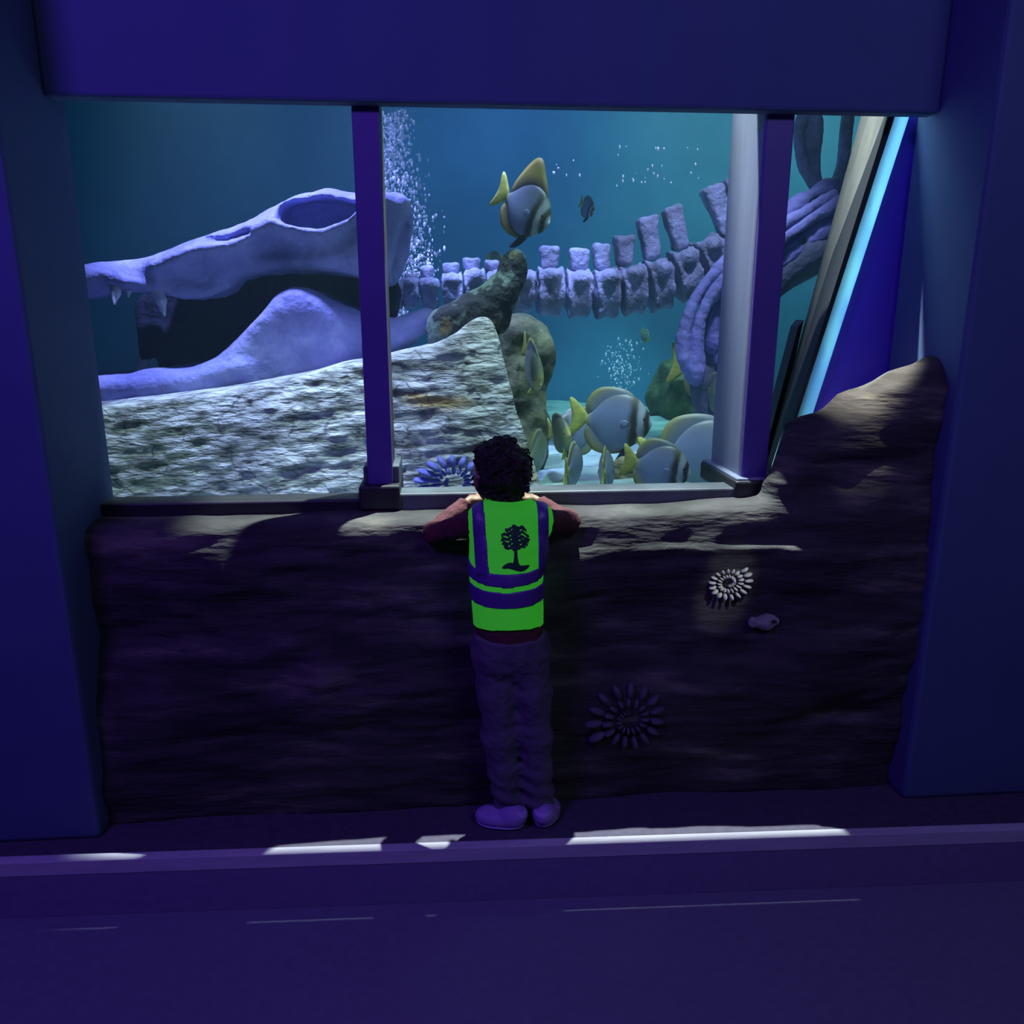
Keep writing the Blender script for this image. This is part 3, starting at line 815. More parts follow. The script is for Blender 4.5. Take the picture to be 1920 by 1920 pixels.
gr = at(1188, 880, 2.95)
yg = obj('rock_pile', mesh_sdf(lambda X, Y, Z: ellipsoid(X, Y, Z, gr + [0, 0, -0.03], (0.10, 0.07, 0.085)) + 0.05 * fbm(X * 10, Y * 10, Z * 26, 4), gr - [0.15, 0.14, 0.14], gr + [0.15, 0.14, 0.12], 0.008), M['gravel'])
tag(yg, 'small yellowish layered rock on the sand among the batfish', 'rock')
bg = at(1330, 740, 4.6)
br = obj('rock_outcrop', mesh_sdf(lambda X, Y, Z: ellipsoid(X, Y, Z, bg + [0.05, 0.2, -0.05], (0.36, 0.3, 0.30)) + 0.12 * fbm(X * 4, Y * 4, Z * 4, 4), bg - [0.6, 0.4, 0.45], bg + [0.6, 0.7, 0.45], 0.02), M['olive'])
tag(br, 'dim olive rock mound far back at the right on the sand', 'rock')


def ammonite(c, R0, turns, nseg, sq, rot, normal='y', yd=0.02, start=0.22, seg=0.13):
    parts = []
    th = 0.0
    for i in range(nseg):
        f = i / (nseg - 1)
        th = rot + 2 * PI * turns * f
        r = R0 * (start + (1 - start) * f ** 1.15)
        size = R0 * (0.05 + seg * f)
        v, fc = ICO[2]
        v = v * np.array([size * 1.25, yd * (0.7 + 0.5 * f), size * 0.52])
        ca, sa = math.cos(th), math.sin(th)
        x, z = v[:, 0] * ca - v[:, 2] * sa, v[:, 0] * sa + v[:, 2] * ca
        v = np.stack([(x + r * ca) + c[0], v[:, 1] + c[1], (z + r * sa) * sq + c[2]], 1)
        parts.append((v, fc))
    return merge(parts)


am = obj('ammonite_fossil', ammonite(at(852, 905, 2.46), 0.115, 2.4, 44, 0.75, R(150), yd=0.03, seg=0.19), M['fossil_blue'])
tag(am, 'blue ribbed ammonite fossil low in the tank left of the child head', 'fossil')
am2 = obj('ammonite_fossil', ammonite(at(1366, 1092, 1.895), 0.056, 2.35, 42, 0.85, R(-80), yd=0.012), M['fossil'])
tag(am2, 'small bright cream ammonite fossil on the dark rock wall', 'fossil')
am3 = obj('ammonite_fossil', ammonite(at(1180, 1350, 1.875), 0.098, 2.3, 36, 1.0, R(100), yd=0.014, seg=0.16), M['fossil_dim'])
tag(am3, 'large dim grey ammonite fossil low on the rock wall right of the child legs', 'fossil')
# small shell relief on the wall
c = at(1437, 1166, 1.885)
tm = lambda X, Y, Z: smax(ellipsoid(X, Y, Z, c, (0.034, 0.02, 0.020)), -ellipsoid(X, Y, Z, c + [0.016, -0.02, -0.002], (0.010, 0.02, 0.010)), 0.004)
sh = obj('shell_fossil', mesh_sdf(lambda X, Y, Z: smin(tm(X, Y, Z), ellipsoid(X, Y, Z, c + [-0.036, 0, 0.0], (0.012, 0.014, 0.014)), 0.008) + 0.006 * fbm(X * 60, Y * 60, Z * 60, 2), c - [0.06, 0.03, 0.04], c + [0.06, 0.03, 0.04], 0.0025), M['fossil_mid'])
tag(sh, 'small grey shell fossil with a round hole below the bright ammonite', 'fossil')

# ------------------------------------------------------------------ bubbles
def bubbles(name, label, gen, n):
    parts = []
    for i in range(n):
        p, r = gen()
        v, f = ICO[1]
        parts.append((v * np.array([r, r, r * random.uniform(0.8, 2.2)]) + p, f))
    return tag(obj(name, merge(parts), M['bubble']), label, 'bubbles', kind='stuff')


def g1():
    y = random.uniform(0, 1) ** 0.8
    py = 205 + 450 * y
    cx = 745 + 12 * math.sin(py / 60); sp = 24 + 26 * min(1, max(0, (py - 200) / 200))
    if py > 520: sp *= 0.6; cx -= 5
    return at(random.gauss(cx, sp * 0.6), py, random.uniform(3.5, 3.9)), random.choice([0.0018, 0.0025, 0.0035, 0.0045, 0.006])


def g2():
    py = random.gauss(690, 26)
    return at(random.gauss(1166 + (py - 690) * 0.0, 16), py, random.uniform(4.3, 4.6)), random.choice([0.003, 0.004, 0.006])


def g3():
    if random.random() < 0.35: p = (random.uniform(1035, 1090), random.uniform(300, 330))
    else: p = (random.uniform(1150, 1310), random.uniform(275, 350))
    return at(p[0], p[1], random.uniform(3.0, 3.4)), random.uniform(0.002, 0.0045)


bubbles('bubbles', 'tall column of silver bubbles rising behind the left post', g1, 3600)
bubbles('bubbles', 'small cloud of bubbles over the sand at the back of the tank', g2, 160)
bubbles('bubbles', 'loose sprinkle of tiny bubbles high in the middle window', g3, 34)

# ------------------------------------------------------------------ batfish
def fish_body(hmul=1.0, wmul=1.0):
    us = np.linspace(0, 1, 33)
    up = np.interp(us, [0, .04, .12, .25, .4, .55, .7, .82, .92, .98, 1], [.055, .07, .16, .31, .40, .43, .40, .32, .20, .10, .02])
    dn = np.interp(us, [0, .04, .12, .25, .4, .55, .7, .82, .92, .98, 1], [.055, .07, .16, .31, .40, .42, .38, .29, .20, .13, .02])
    th = np.interp(us, [0, .08, .25, .5, .7, .85, .95, 1], [.018, .03, .07, .115, .13, .115, .07, .012])
    for _ in range(2):
        for a in (up, dn, th): a[1:-1] = (a[:-2] + 2 * a[1:-1] + a[2:]) / 4
    K = 28
    V, F = [], []
    for i, u in enumerate(us):
        for k in range(K):
            an = 2 * PI * k / K
            c_, s_ = math.cos(an), math.sin(an)
            V.append((-.5 + u, th[i] * wmul * np.sign(c_) * abs(c_) ** 1.15, (up[i] if s_ > 0 else dn[i]) * hmul * s_ - 0.02))
    for i in range(len(us) - 1):
        for k in range(K):
            F.append((i * K + k, i * K + (k + 1) % K, (i + 1) * K + (k + 1) % K, (i + 1) * K + k))
    F += [tuple(range(K)), tuple(reversed(range((len(us) - 1) * K, len(us) * K)))]
    return V, [tuple(reversed(f)) for f in F]


def plate(P, t, yoff=0.0):
    P = smooth_poly(P, 2)
    c = P.mean(0); n = len(P)
    V = [(p[0], yoff - t * 0.15, p[1]) for p in P] + [(p[0], yoff + t * 0.15, p[1]) for p in P]
    Q = c + (P - c) * 0.72
    V += [(p[0], yoff - t, p[1]) for p in Q] + [(p[0], yoff + t, p[1]) for p in Q]
    V += [(c[0], yoff - t, c[1]), (c[0], yoff + t, c[1])]
    F = []
    for i in range(n):
        j = (i + 1) % n
        F += [(i, n + i, n + j, j), (i, j, 2 * n + j, 2 * n + i), (n + j, n + i, 3 * n + i, 3 * n + j),
              (2 * n + i, 2 * n + j, 4 * n), (3 * n + j, 3 * n + i, 4 * n + 1)]
    return V, F


PD = [(0.26, .28), (0.0, .30), (-.22, .20), (-.42, .04), (-.50, .08), (-.52, .20), (-.47, .34), (-.36, .46), (-.2, .50), (0.0, .485), (.17, .43)]
PTALL = [(0.32, .22), (0, .30), (-.3, .12), (-.44, .04), (-.47, .20), (-.40, .44), (-.30, .68), (-.20, .80), (-.08, .78), (.06, .60), (.24, .42)]
PA = [(x, -z - 0.03) for x, z in PD]
PT = [(-.46, .05), (-.56, .16), (-.70, .30), (-.78, .30), (-.72, .10), (-.71, 0), (-.72, -.10), (-.78, -.30), (-.70, -.30), (-.56, -.16), (-.46, -.05)]
PP = [(.22, -.34), (.14, -.36), (.02, -.56), (-.04, -.70), (.04, -.68), (.16, -.52)]


def build_fish(bodymat, finmat, tailmat, pelvmat, tall=False):
    root = bpy.data.objects.new('batfish', None); C.objects.link(root)
    obj('body', fish_body(), bodymat, root, local=True)
    obj('dorsal_fin', plate(PTALL if tall else PD, .016), finmat, root, local=True)
    obj('anal_fin', plate(PA, .016), finmat, root, local=True)
    obj('tail_fin', plate(PT, .014), tailmat, root, local=True)
    obj('pelvic_fin', plate(PP, .012, .03), pelvmat, root, local=True)
    obj('pelvic_fin', plate(PP, .012, -.03), pelvmat, root, local=True)
    obj('pectoral_fin', plate([(.17, -.03), (.12, .02), (.04, .02), (.02, -.05), (.10, -.09)], .004, -.128), bodymat, root, local=True)
    obj('pectoral_fin', plate([(.17, -.03), (.12, .02), (.04, .02), (.02, -.05), (.10, -.09)], .004, .128), bodymat, root, local=True)
    for s in (-1, 1):
        v, f = ICO[2]
        obj('eye', (v * [.035, .015, .035] + [.36, s * .088, .04], f), M['eye'], root, local=True)
    return root


proto = build_fish(M['batfish'], M['ofin'], M['yfin'], M['dfin'])
proto_tall = build_fish(M['batfish_dark'], M['tallfin'], M['yfin'], M['dfin'], True)
proto_dim = build_fish(M['dimfish'], M['ofin'], M['yfin'], M['yfin'])
used = set()


def place_fish(src, px, py, Y, Lpx, yaw, pitch, roll, label, group='batfish in the tank', sy=1.0, name='batfish'):
    """yaw 0 faces right, positive turns the nose towards the viewer"""
    if src.name in used:
        r = src.copy(); C.objects.link(r)
        for ch in list(src.children):
            c_ = ch.copy(); C.objects.link(c_); c_.parent = r
    else:
        r = src; used.add(src.name)
    r.name = name
    p = at(px, py, Y)
    s = ((p - np.array([0, 0, CH])) @ _f) / FPX * Lpx
    r.location = [float(v) for v in p]; r.scale = (s, s * sy, s)
    r.rotation_mode = 'XYZ'
    r.rotation_euler = (R(roll), R(pitch), R(-yaw))
    return tag(r, label, 'fish', group)


place_fish(proto_tall, 990, 392, 3.0, 112, 40, 30, 0, 'large batfish with tall yellow dorsal fin swimming above the neck bones', sy=1.1)
place_fish(proto, 1160, 788, 2.95, 124, 14, 3, 0, 'large silver batfish facing right, the biggest fish above the sand')
place_fish(proto, 1075, 808, 3.15, 92, 160, 0, 0, 'blue grey batfish facing left with yellow tail behind the big silver batfish')
place_fish(proto, 1243, 876, 2.62, 104, 22, 8, 0, 'batfish with bright yellow tail low in front of the sill at the right')
place_fish(proto, 1322, 852, 2.86, 160, 10, -8, 0, 'big blue batfish half hidden behind the right post')
place_fish(proto, 1074, 874, 2.60, 100, -70, 0, 3, 'narrow bluish batfish end on beside the child head, yellow tail at its left', sy=1.15)
place_fish(proto, 1136, 882, 2.62, 96, -74, 4, -3, 'narrow violet blue batfish end on between the child head and yellow rock', sy=1.25)
place_fish(proto_dim, 1000, 690, 2.98, 96, 75, 38, 6, 'olive fish with yellow tail diving in front of the algae rock')
place_fish(proto_dim, 1006, 850, 3.0, 100, -68, 0, 8, 'olive fish hanging in the shade between the pale slab and the sand')
place_fish(proto_dim, 1052, 812, 3.02, 76, 72, 0, 6, 'pale green fish end on between the algae rock and blue batfish')
place_fish(proto_dim, 1352, 690, 3.62, 128, 8, 6, 0, 'fish showing only its yellow crescent tail behind the shoulder bones')
place_fish(proto_dim, 1346, 735, 3.25, 74, 84, 0, 0, 'pale sliver of a fish at the left edge of the right post')
place_fish(proto, 1103, 390, 3.9, 40, 62, 30, 0, 'tiny batfish right of the large one high in the middle window')
place_fish(proto_dim, 1211, 631, 4.6, 24, 65, 40, 0, 'tiny dark fish below the neck bones near the back')
place_fish(proto_dim, 930, 482, 4.2, 24, 0, 0, 0, 'tiny grey fish just above the neck bones left of the mossy knob')

# ------------------------------------------------------------------ the child
CY = 1.80
P3 = lambda x, y, d=CY: at(x, y, d)
kid = empty('person', (float(P3(955, 1555)[0]), 1.79, 0.0), 'small child in a green hi-vis vest leaning on the ledge before the tank', 'person')
hipL, hipR = P3(925, 1212), P3(992, 1212)
kneeL, kneeR = P3(935, 1375), P3(1003, 1375)
ankL, ankR = P3(953, 1512), P3(1011, 1512)
ankL[2] = max(ankL[2], 0.04); ankR[2] = max(ankR[2], 0.04)
shL, shR = P3(896, 978, 1.83), P3(1018, 976, 1.83)
neck = P3(955, 962, 1.845)
head = P3(937, 890, 1.865)
elL, elR = P3(812, 1000, 1.90), P3(1068, 978, 1.91)
haL, haR = at(880, 950, 1.985), at(1003, 945, 1.985)
haL[2] = haR[2] = 0.806
elL[2] = min(elL[2], 0.80)
zc = lambda y, d=CY: P3(955, y, d)[2]
xc = lambda x, y, d=CY: P3(x, y, d)[0]
tz = np.array([zc(1240), zc(1190), zc(1163), zc(1120), zc(1075), zc(1020), zc(985, 1.83), zc(962, 1.84), zc(950, 1.845)])
tcx = np.array([xc(957, 1240), xc(956, 1190), xc(953, 1163), xc(951, 1120), xc(949, 1075), xc(955, 1020), xc(956, 985), xc(956, 962), xc(956, 950)])
ta = np.array([.078, .080, .074, .076, .080, .084, .086, .074, .045])
tb = np.array([.062, .064, .062, .062, .062, .062, .060, .052, .040])
tcy = np.array([1.795, 1.795, 1.797, 1.80, 1.808, 1.822, 1.836, 1.842, 1.845])
o_ = np.argsort(tz)


def torso(X, Y, Z, off=0.0):
    z = Z[0, 0, :]
    I = lambda a: np.interp(z, tz[o_], a[o_])[None, None, :]
    a_, b_ = I(ta) + off, I(tb) + off
    return (np.sqrt(((X - I(tcx)) / a_) ** 2 + ((Y - I(tcy)) / b_) ** 2) - 1) * np.minimum(a_, b_)


HR = R(24)   # head turned towards the left


def face_pt(f, s, u):
    """forward, side (right), up offsets from the head centre in the head's frame"""
    fx, fy = -math.sin(HR), math.cos(HR)
    return head + np.array([fx * f + fy * s, fy * f - fx * s, u])


def arms(X, Y, Z, g=0.0):
    d = smin(capsule(X, Y, Z, shL, elL, .027 + g, .021 + g), capsule(X, Y, Z, elL, haL, .021 + g, .017 + g), 0.015)
    e = smin(capsule(X, Y, Z, shR, elR, .027 + g, .021 + g), capsule(X, Y, Z, elR, haR, .021 + g, .017 + g), 0.015)
    return np.minimum(d, e)


def body(X, Y, Z):
    d = smax(torso(X, Y, Z, -0.012), Z - zc(955), 0.02)
    d = smax(d, zc(1235) - Z, 0.02)
    for h_, k_, a_ in ((hipL, kneeL, ankL), (hipR, kneeR, ankR)):
        d = smin(d, chain(X, Y, Z, [h_, k_, a_], [.038, .028, .020], 0.02), 0.02)
    d = smin(d, arms(X, Y, Z, -0.006), 0.02)
    d = smin(d, capsule(X, Y, Z, neck, head + [0, 0, -0.03], .030, .028), 0.02)
    # head with brow, cheeks, nose, chin, ears
    h = ellipsoid(X, Y, Z, head + [0, 0, 0.008], (.060, .066, .070), rotz=HR)
    h = smin(h, ellipsoid(X, Y, Z, face_pt(.022, 0, -.038), (.042, .038, .040), rotz=HR), 0.02)
    for s in (-1, 1):
        h = smin(h, ellipsoid(X, Y, Z, face_pt(.040, s * .028, -.026), (.018, .016, .018)), 0.015)
        h = smax(h, -ellipsoid(X, Y, Z, face_pt(.067, s * .023, .004), (.012, .010, .009)), 0.006)
        h = smin(h, ellipsoid(X, Y, Z, face_pt(-.004, s * .062, -.010), (.008, .013, .019), rotz=HR), 0.006)
    h = smin(h, capsule(X, Y, Z, face_pt(.064, 0, .002), face_pt(.073, 0, -.018), .006, .009), 0.008)
    h = smin(h, ellipsoid(X, Y, Z, face_pt(.060, 0, -.040), (.017, .008, .0055), rotz=HR), 0.005)
    d = smin(d, h, 0.015)
    # hands: palm, four fingers and a thumb resting on the ledge
    for ha, el, s in ((haL, elL, 1), (haR, elR, -1)):
        dr = ha - el; dr[2] = 0; dr = dr / np.linalg.norm(dr)
        sd = np.array([-dr[1], dr[0], 0]) * s
        pm = ha + dr * 0.022
        d = smin(d, ellipsoid(X, Y, Z, pm, (.022, .022, .011)), 0.010)
        for j, ln in enumerate((.030, .034, .032, .025)):
            b0 = pm + dr * .012 + sd * (.0165 - .011 * j)
            m0 = b0 + dr * ln * .55 + sd * (.002 - .0013 * j) + [0, 0, .004]
            t0 = m0 + dr * ln * .5 + [0, 0, -.007]
            d = smin(d, chain(X, Y, Z, [b0, m0, t0], [.0058, .0052, .0045], 0.003), 0.003)
        b0 = pm - dr * .004 + sd * .017
        d = smin(d, chain(X, Y, Z, [b0, b0 + dr * .014 + sd * .012, b0 + dr * .028 + sd * .013], [.0065, .0058, .005], 0.003), 0.004)
    return d


lo_ = np.minimum.reduce([elL, elR, ankL, haL, haR]) - 0.06; hi_ = np.maximum.reduce([elR, head, haL, haR]) + [0.05, 0.09, 0.10]
lo_[2] = 0.02
obj('body', mesh_sdf(body, lo_, hi_, 0.0036), M['skin'], kid)
for s in (-1, 1):
    v, f = ICO[2]
    obj('eye', (v * 0.0085 + face_pt(.058, s * .023, .004), f), M['eye'], kid)


def hair(X, Y, Z):
    c0 = head + np.array([0.004, -0.004, 0.012])
    d = ellipsoid(X, Y, Z, c0, (.070, .075, .075), rotz=HR)
    d = smin(d, ellipsoid(X, Y, Z, head + [0.004, -.026, -.036], (.046, .034, .036)), 0.02)
    d = smin(d, ellipsoid(X, Y, Z, head + [-0.012, 0, .066], (.034, .04, .024)), 0.02)
    # keep the face and the ear clear
    fx, fy = -math.sin(HR), math.cos(HR)
    fr = (X - head[0]) * fx + (Y - head[1]) * fy
    d = smax(d, np.minimum(fr - 0.022, 0.03) - np.clip((Z - head[2] - 0.035) * 2.5, -0.02, 0.08), 0.008)
    return d + 0.020 * fbm(X * 45, Y * 45, Z * 45, 3) + 0.007 * np.sin(X * 210 + 3 * np.sin(Z * 120)) * np.sin(Z * 190 + 2 * np.sin(Y * 130)) * 0.6


hair_mesh = mesh_sdf(hair, head - [.12, .12, .12], head + [.12, .12, .13], 0.0030)
# stray curls lifting off the crown and the right side
curl = []
for i in range(26):
    an = random.uniform(0, 2 * PI); el_ = random.uniform(-0.35, 1.3)
    n_ = np.array([math.cos(an) * math.cos(el_), math.sin(an) * math.cos(el_), math.sin(el_)])
    if n_ @ np.array([-math.sin(HR), math.cos(HR), 0]) > 0.3: continue
    b0 = head + np.array([0.004, -0.004, 0.012]) + n_ * [.066, .070, .074]
    tg = np.cross(n_, [0.3, 0.2, 1]); tg = tg / np.linalg.norm(tg)
    bn = np.cross(n_, tg); rc = random.uniform(.004, .008)
    pts = []
    for j in range(12):
        ph = j / 11 * 2 * PI * random.uniform(.95, 1.05) * 0.9
        pts.append(b0 + n_ * (rc * (1 - math.cos(ph)) * 0.9) + tg * rc * math.sin(ph) + bn * j * .0009)
    for j in range(len(pts)):
        v, f = ICO[1]
        curl.append((v * 0.0024 * (1.25 - j / 16) + pts[j], f))
        if j: curl.append((v * 0.0023 * (1.25 - j / 16) + (pts[j] + pts[j - 1]) / 2, f))
obj('hair', merge([hair_mesh] + curl), M['hair'], kid)


def shirt(X, Y, Z):
    d = smax(torso(X, Y, Z, 0.002), Z - zc(952, 1.845), 0.01)
    d = smax(d, zc(1192) - Z, 0.006)
    a_ = arms(X, Y, Z, 0.004)
    for ha, el in ((haL, elL), (haR, elR)):
        dr = (ha - el) / np.linalg.norm(ha - el); q_ = ha - dr * 0.012
        cut = (X - q_[0]) * dr[0] + (Y - q_[1]) * dr[1] + (Z - q_[2]) * dr[2]
        near = np.sqrt((X - ha[0]) ** 2 + (Y - ha[1]) ** 2 + (Z - ha[2]) ** 2) - 0.06
        a_ = np.where(near < 0, np.maximum(a_, cut), a_)
    d = smin(d, a_, 0.018)
    d = smax(d, -capsule(X, Y, Z, neck, head, .034, .034), 0.006)
    return d + 0.007 * fbm(X * 30, Y * 30, Z * 40, 3)


obj('shirt', mesh_sdf(shirt, (elL[0] - .06, 1.70, zc(1200)), (elR[0] + .06, 2.04, zc(930, 1.85)), 0.0042), M['shirt'], kid)


def pants(X, Y, Z):
    wb = 0.008 * fbm(X * 26, Y * 26, Z * 34, 3)
    d = smax(torso(X, Y, Z, 0.006), Z - zc(1186), 0.006)
    d = smax(d, zc(1250) - Z, 0.07)
    hx = np.array([0, 0, -0.012])
    for h_, k_, a_ in ((hipL, kneeL, ankL), (hipR, kneeR, ankR)):
        mid = (h_ * .5 + k_ * .5)
        L = chain(X, Y, Z, [h_ + hx, mid, k_, (k_ + a_) / 2, a_ + [0, 0, .006]], [.052, .046, .041, .036, .037], 0.02)
        # ankle folds bunching over the shoe
        L = L + 0.0032 * np.sin((Z + 0.3 * X) * 150) * np.clip((0.22 - Z) * 8, 0, 1)
        d = smin(d, L, 0.03)
    d = smax(d, 0.036 - Z, 0.004)
    return d + wb * np.clip((zc(1190) - Z) * 20, 0.2, 1)


obj('trousers', mesh_sdf(pants, (kid.location.x - .16, 1.68, 0.028), (kid.location.x + .16, 1.93, zc(1175)), 0.0042), M['trousers'], kid)

VT, VB2 = zc(948, 1.845), zc(1163)


def vest(X, Y, Z, off=0.010):
    wv = 0.005 * fbm(X * 18, Y * 18, Z * 14, 3)
    d = torso(X, Y, Z, off) + wv
    dd = smin(d, capsule(X, Y, Z, shL + [.012, 0, .004], shR + [-.012, 0, .004], .030 + off, .030 + off), 0.02)
    return dd


def vest_cut(X, Y, Z):
    c_ = np.maximum(VB2 - Z + 0.006 * np.cos((X - tcx[2]) * 20) - 0.004, Z - VT - 0.02)
    # arm openings
    c_ = np.maximum(c_, X - (shR[0] + .026) - 0.004 * np.sin(Z * 60)); c_ = np.maximum(c_, (shL[0] - .024) - X + np.clip((Z - zc(1075)) * -0.25, -0.03, 0))
    # neck opening
    c_ = np.maximum(c_, -(np.sqrt((X - neck[0]) ** 2 + ((Y - neck[1] - .012) / 1.0) ** 2) - 0.052 + 0 * Z) - np.where(Z > zc(985, 1.84), 0, 9))
    return c_


bb = ((shL[0] - .06, 1.68, VB2 - .02), (shR[0] + .06, 1.95, VT + .03))
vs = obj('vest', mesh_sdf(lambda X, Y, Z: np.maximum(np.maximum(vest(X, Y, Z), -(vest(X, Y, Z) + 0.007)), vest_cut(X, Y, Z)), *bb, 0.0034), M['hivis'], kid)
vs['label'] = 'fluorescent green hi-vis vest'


def band(name, cond):
    o = obj(name, mesh_sdf(lambda X, Y, Z: np.maximum(np.maximum(np.maximum(vest(X, Y, Z) - 0.0028, -(vest(X, Y, Z) + 0.003)), vest_cut(X, Y, Z)), cond(X, Y, Z)), *bb, 0.0034), M['stripe'], vs)
    o['label'] = 'purple looking reflective tape'


zb = lambda y: zc(y, 1.745)
band('waist_stripe', lambda X, Y, Z: np.abs(Z - (zb(1086)) - 0.25 * (Y - 1.745)) - (zb(1075) - zb(1097)) / 2)
band('hem_stripe', lambda X, Y, Z: np.abs(Z - (zb(1121)) - 0.15 * (Y - 1.745)) - (zb(1106) - zb(1136)) / 2)
for xa, xb_, xt, xu in ((893, 918, 884, 908), (1010, 1034, 1008, 1030)):
    za, zt = zb(1085), zb(955)
    def cnd(X, Y, Z, xa=xa, xb_=xb_, xt=xt, xu=xu):
        f = np.clip((Z - za) / (zt - za), 0, 1)
        l_ = xc(xa, 1085, 1.75) * (1 - f) + xc(xt, 955, 1.79) * f; r_ = xc(xb_, 1085, 1.75) * (1 - f) + xc(xu, 955, 1.79) * f
        return np.maximum(np.maximum(l_ - X, X - r_), za - Z)
    band('brace_stripe', cnd)

# printed tree on the back of the vest
tc_ = lambda x, y: P3(x, y, 1.752)[[0, 2]]


def tree2(X, Z):
    k = 0.00125
    u = (X - tc_(967, 1025)[0]) / k; v = (Z - tc_(967, 1025)[1]) / k      # pixels from the emblem centre
    crown = (np.sqrt((u / 27) ** 2 + ((v - 12) / 25) ** 2) - 1) * 25
    crown = np.maximum(crown, -(v + 8 + 0.012 * u * u - 10 * np.abs(u) / 27))
    crown = crown + 5 * fbm(u * 0.22 + 5, v * 0.3, 0 * u + v * 0, 3)
    gaps = 1.1 - np.abs(((v + 0.010 * u * u + 2 * np.sin(u * .35)) % 8) - 4)
    crown = np.maximum(crown, np.where((np.abs(u) > 5) & (np.sin(u * .5 + v) > -0.3), gaps, -9))
    trunk = np.maximum(np.abs(u) - 3.2 - 0.03 * np.maximum(-v - 14, 0) ** 2 * .3, np.abs(v + 14) - 20)
    br_ = np.minimum(np.abs(u - (v + 10) * .55), np.abs(u + (v + 10) * .6)) - 1.4
    br_ = np.maximum(br_, np.abs(v + 4) - 7)
    base = (np.sqrt((u / 26) ** 2 + ((v + 38 + 3 * np.sin(u * .13)) / 6.5) ** 2) - 1) * 6.5
    return np.minimum(np.minimum(crown, np.minimum(trunk, br_)), base) * k


te = obj('tree_emblem', mesh_sdf(lambda X, Y, Z: np.maximum(np.maximum(np.maximum(vest(X, Y, Z) - 0.0016, -(vest(X, Y, Z) + 0.002)), Y - 1.80), tree2(X + 0 * Y, Z + 0 * Y)),
                                 (tc_(925, 1020)[0], 1.70, tc_(960, 1082)[1]), (tc_(1012, 1020)[0], 1.81, tc_(960, 970)[1]), 0.0016), M['ink'], vs)
te['label'] = 'dark printed tree emblem'


def shoe(toe, heel, a_top):
    toe, heel = np.array(toe), np.array(heel)
    d_ = toe - heel; L = np.linalg.norm(d_); ang = math.atan2(d_[1], d_[0])
    c_ = (toe + heel) / 2
    up = lambda X, Y, Z: smin(smin(ellipsoid(X, Y, Z, (*c_, .022), (L * .52, .031, .026), rotz=ang), ellipsoid(X, Y, Z, (*(heel + d_ * .22), .036), (.036, .028, .026), rotz=ang), .012),
                              ellipsoid(X, Y, Z, (*(heel + d_ * .7), .022), (.040, .033, .022), rotz=ang), .01)
    z1 = 0.001
    b0 = (c_[0] - .1, c_[1] - .1, -0.004); b1 = (c_[0] + .1, c_[1] + .1, .085)
    s = obj('shoe', mesh_sdf(lambda X, Y, Z: smax(up(X, Y, Z), .010 - Z, .003), b0, b1, .0032), M['shoe'], kid)
    obj('sole', mesh_sdf(lambda X, Y, Z: smax(smax(up(X, Y, Z) - .003, Z - .0115, .003), z1 - Z, .002), b0, b1, .0032), M['sole'], s)
    hp = heel + d_ * .06
    obj('heel_tab', mesh_sdf(lambda X, Y, Z: np.maximum(np.maximum(up(X, Y, Z) - .0022, -(up(X, Y, Z) + .002)), np.maximum(np.sqrt((X - hp[0]) ** 2 + (Y - hp[1]) ** 2) - .022, np.abs(Z - .046) - .008)), b0, b1, .0028), M['sole'], s)
    return s


shoe((0.052, 1.800), (0.168, 1.760), ankL)
shoe((0.245, 1.835), (0.213, 1.752), ankR)

# ------------------------------------------------------------------ lights
def light(name, kind, loc, target, energy, col, size=0.1, spot=60, blend=0.5, size_y=None):
    d = bpy.data.lights.new(name, kind); d.energy = energy; d.color = col
    o = bpy.data.objects.new(name, d); C.objects.link(o); o.location = loc
    v = Vector(target) - Vector(loc); o.rotation_euler = v.to_track_quat('-Z', 'Y').to_euler()
    if kind == 'SPOT':
        d.spot_size = R(spot); d.spot_blend = blend; d.shadow_soft_size = size
    elif kind == 'AREA':
        d.size = size
        if size_y: d.shape = 'RECTANGLE'; d.size_y = size_y
    else:
        d.shadow_soft_size = size
    return o


# tank lamps hung over the water, plus an added baffle, bubble light and strip light
light('tank_lamp_sill', 'SPOT', (0.45, 2.70, 4.05), (0.50, 2.10, 0.40), 2600, (1.0, 1.0, 0.86), 0.02, 40, 0.2)
tag(obj('added_lamp_baffle', box((-0.3, 2.623, 3.60), (1.2, 3.2, 3.63)), M['black'], smooth=False), 'unseen black baffle added over the tank to shape the lamp beam', 'light baffle')  # unseen board added to keep the sill lamp's beam off the tank contents
light('tank_lamp_rock', 'SPOT', (-0.72, 2.37, 2.75), (-0.70, 2.54, 0.85), 130, (0.88, 1.0, 1.0), 0.05, 34, 0.35)
light('tank_lamp_rock', 'SPOT', (-0.08, 2.37, 2.75), (-0.06, 2.55, 0.85), 130, (0.88, 1.0, 1.0), 0.05, 34, 0.35)
light('tank_lamp_violet', 'SPOT', (-0.70, 2.82, 2.9), (-0.60, 3.15, 1.60), 420, (0.47, 0.45, 1.0), 0.06, 60, 0.6)
light('tank_lamp_neck', 'SPOT', (0.25, 2.86, 2.75), (0.28, 3.44, 1.40), 210, (0.50, 0.50, 1.0), 0.05, 40, 0.7)
light('tank_lamp_shoulder', 'SPOT', (1.0, 2.6, 2.85), (1.0, 3.35, 1.30), 130, (0.68, 0.64, 1.0), 0.08, 50, 0.6)
light('tank_lamp_fish', 'SPOT', (0.62, 2.42, 2.8), (0.58, 2.9, 0.75), 130, (0.72, 1.0, 0.95), 0.08, 38, 0.6)
light('added_bubble_light', 'SPOT', (-0.28, 3.6, 2.95), (-0.28, 3.72, 1.2), 60, (0.5, 0.5, 1.0), 0.05, 26, 0.6)  # violet light added to brighten the top of the bubble column
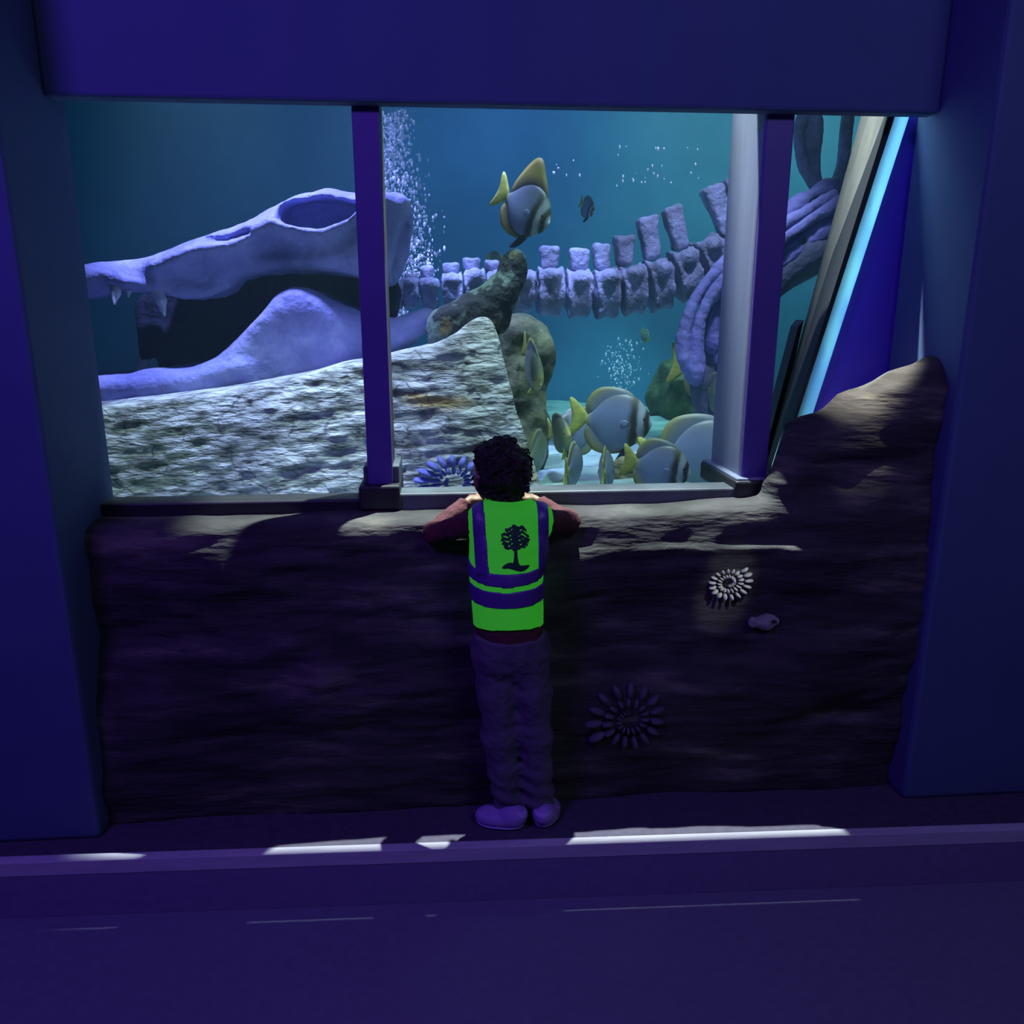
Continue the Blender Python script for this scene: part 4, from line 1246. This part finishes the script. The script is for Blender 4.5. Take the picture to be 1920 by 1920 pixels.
light('tank_lamp_high', 'SPOT', (0.35, 2.6, 2.9), (0.08, 3.0, 1.55), 22, (0.8, 1.0, 0.95), 0.05, 22, 0.6)
light('tank_lamp_blue', 'AREA', (0.4, 4.6, 2.85), (0.4, 5.2, 0.7), 10, (0.12, 0.36, 0.9), 1.2, size_y=0.8)
light('tank_lamp_teal', 'AREA', (2.2, 4.4, 2.85), (2.0, 5.4, 1.2), 21, (0.60, 1.0, 0.72), 1.2, size_y=0.8)
light('tank_lamp_green', 'AREA', (-1.3, 4.6, 2.85), (-1.3, 5.5, 1.6), 1.6, (0.2, 1.0, 0.60), 1.0, size_y=0.6)
light('tank_lamp_sand', 'SPOT', (1.1, 4.3, 2.85), (1.1, 4.9, 0.7), 140, (0.5, 1.0, 0.9), 0.1, 50, 0.6)
light('tank_lamp_beam', 'SPOT', (0.80, 4.2, 3.4), (0.80, 4.5, 0.7), 160, (0.5, 0.9, 1.0), 0.05, 12, 0.8)
ac = (qa[0] + qa[1] + qa[2] + qa[3]) / 4
al = light('added_acrylic_light', 'AREA', ac + [0.0, 0.07, 0.0], ac, 1.3, (0.42, 0.82, 1.0), 0.03, size_y=1.0)  # hidden light added behind the strip to make the acrylic edge glow
up_ = Vector([float(v) for v in (qa[3] - qa[0]) / np.linalg.norm(qa[3] - qa[0])]); bk = Vector((0, 1, 0)); rt = up_.cross(bk).normalized(); bk = rt.cross(up_)
al.rotation_euler = Matrix((rt, up_, bk)).transposed().to_euler()
# hall lamps: ultraviolet batten on the left, weak bluish fill on the right, one picture spot on the rock mound; the fossil spot is added
light('hall_uv', 'AREA', (-1.3, 0.1, 2.6), (0.0, 2.0, 0.5), 24, (0.25, 0.075, 1.0), 0.6, size_y=0.3)
light('hall_fill', 'AREA', (1.3, -0.2, 2.7), (0.4, 1.8, 0.3), 9, (0.52, 0.56, 1.0), 0.8, size_y=0.4)
light('added_spot_fossil', 'SPOT', (1.0, 0.3, 2.6), [float(v) for v in at(1366, 1092, 1.89)], 110, (0.9, 1.0, 0.85), 0.02, 3.4, 0.6)  # narrow spot added to brighten the cream ammonite
light('hall_spot', 'SPOT', (1.05, 1.76, 2.3), (1.07, 1.99, 1.06), 380, (1.0, 0.98, 0.75), 0.02, 12, 0.6)

W = bpy.data.worlds.new('hall_dark'); bpy.context.scene.world = W; W.use_nodes = True
W.node_tree.nodes['Background'].inputs[0].default_value = (0.10, 0.09, 0.35, 1)
W.node_tree.nodes['Background'].inputs[1].default_value = 0.02

# ------------------------------------------------------------------ camera, view
cd = bpy.data.cameras.new('camera'); cam = bpy.data.objects.new('camera', cd); C.objects.link(cam)
cam.location = (0, 0, CH)
cam.rotation_euler = Vector(_f).to_track_quat('-Z', 'Y').to_euler()
cd.sensor_width = 36; cd.lens = 36 * FPX / 1920
cd.clip_start = 0.05
S = bpy.context.scene
S.camera = cam
S.view_settings.view_transform = 'Standard'; S.view_settings.look = 'None'
S.view_settings.exposure = 0.0; S.view_settings.gamma = 1.0; S.view_settings.use_curve_mapping = False
S.cycles.use_denoising = True
S.cycles.transparent_max_bounces = 24
S.cycles.volume_bounces = 1
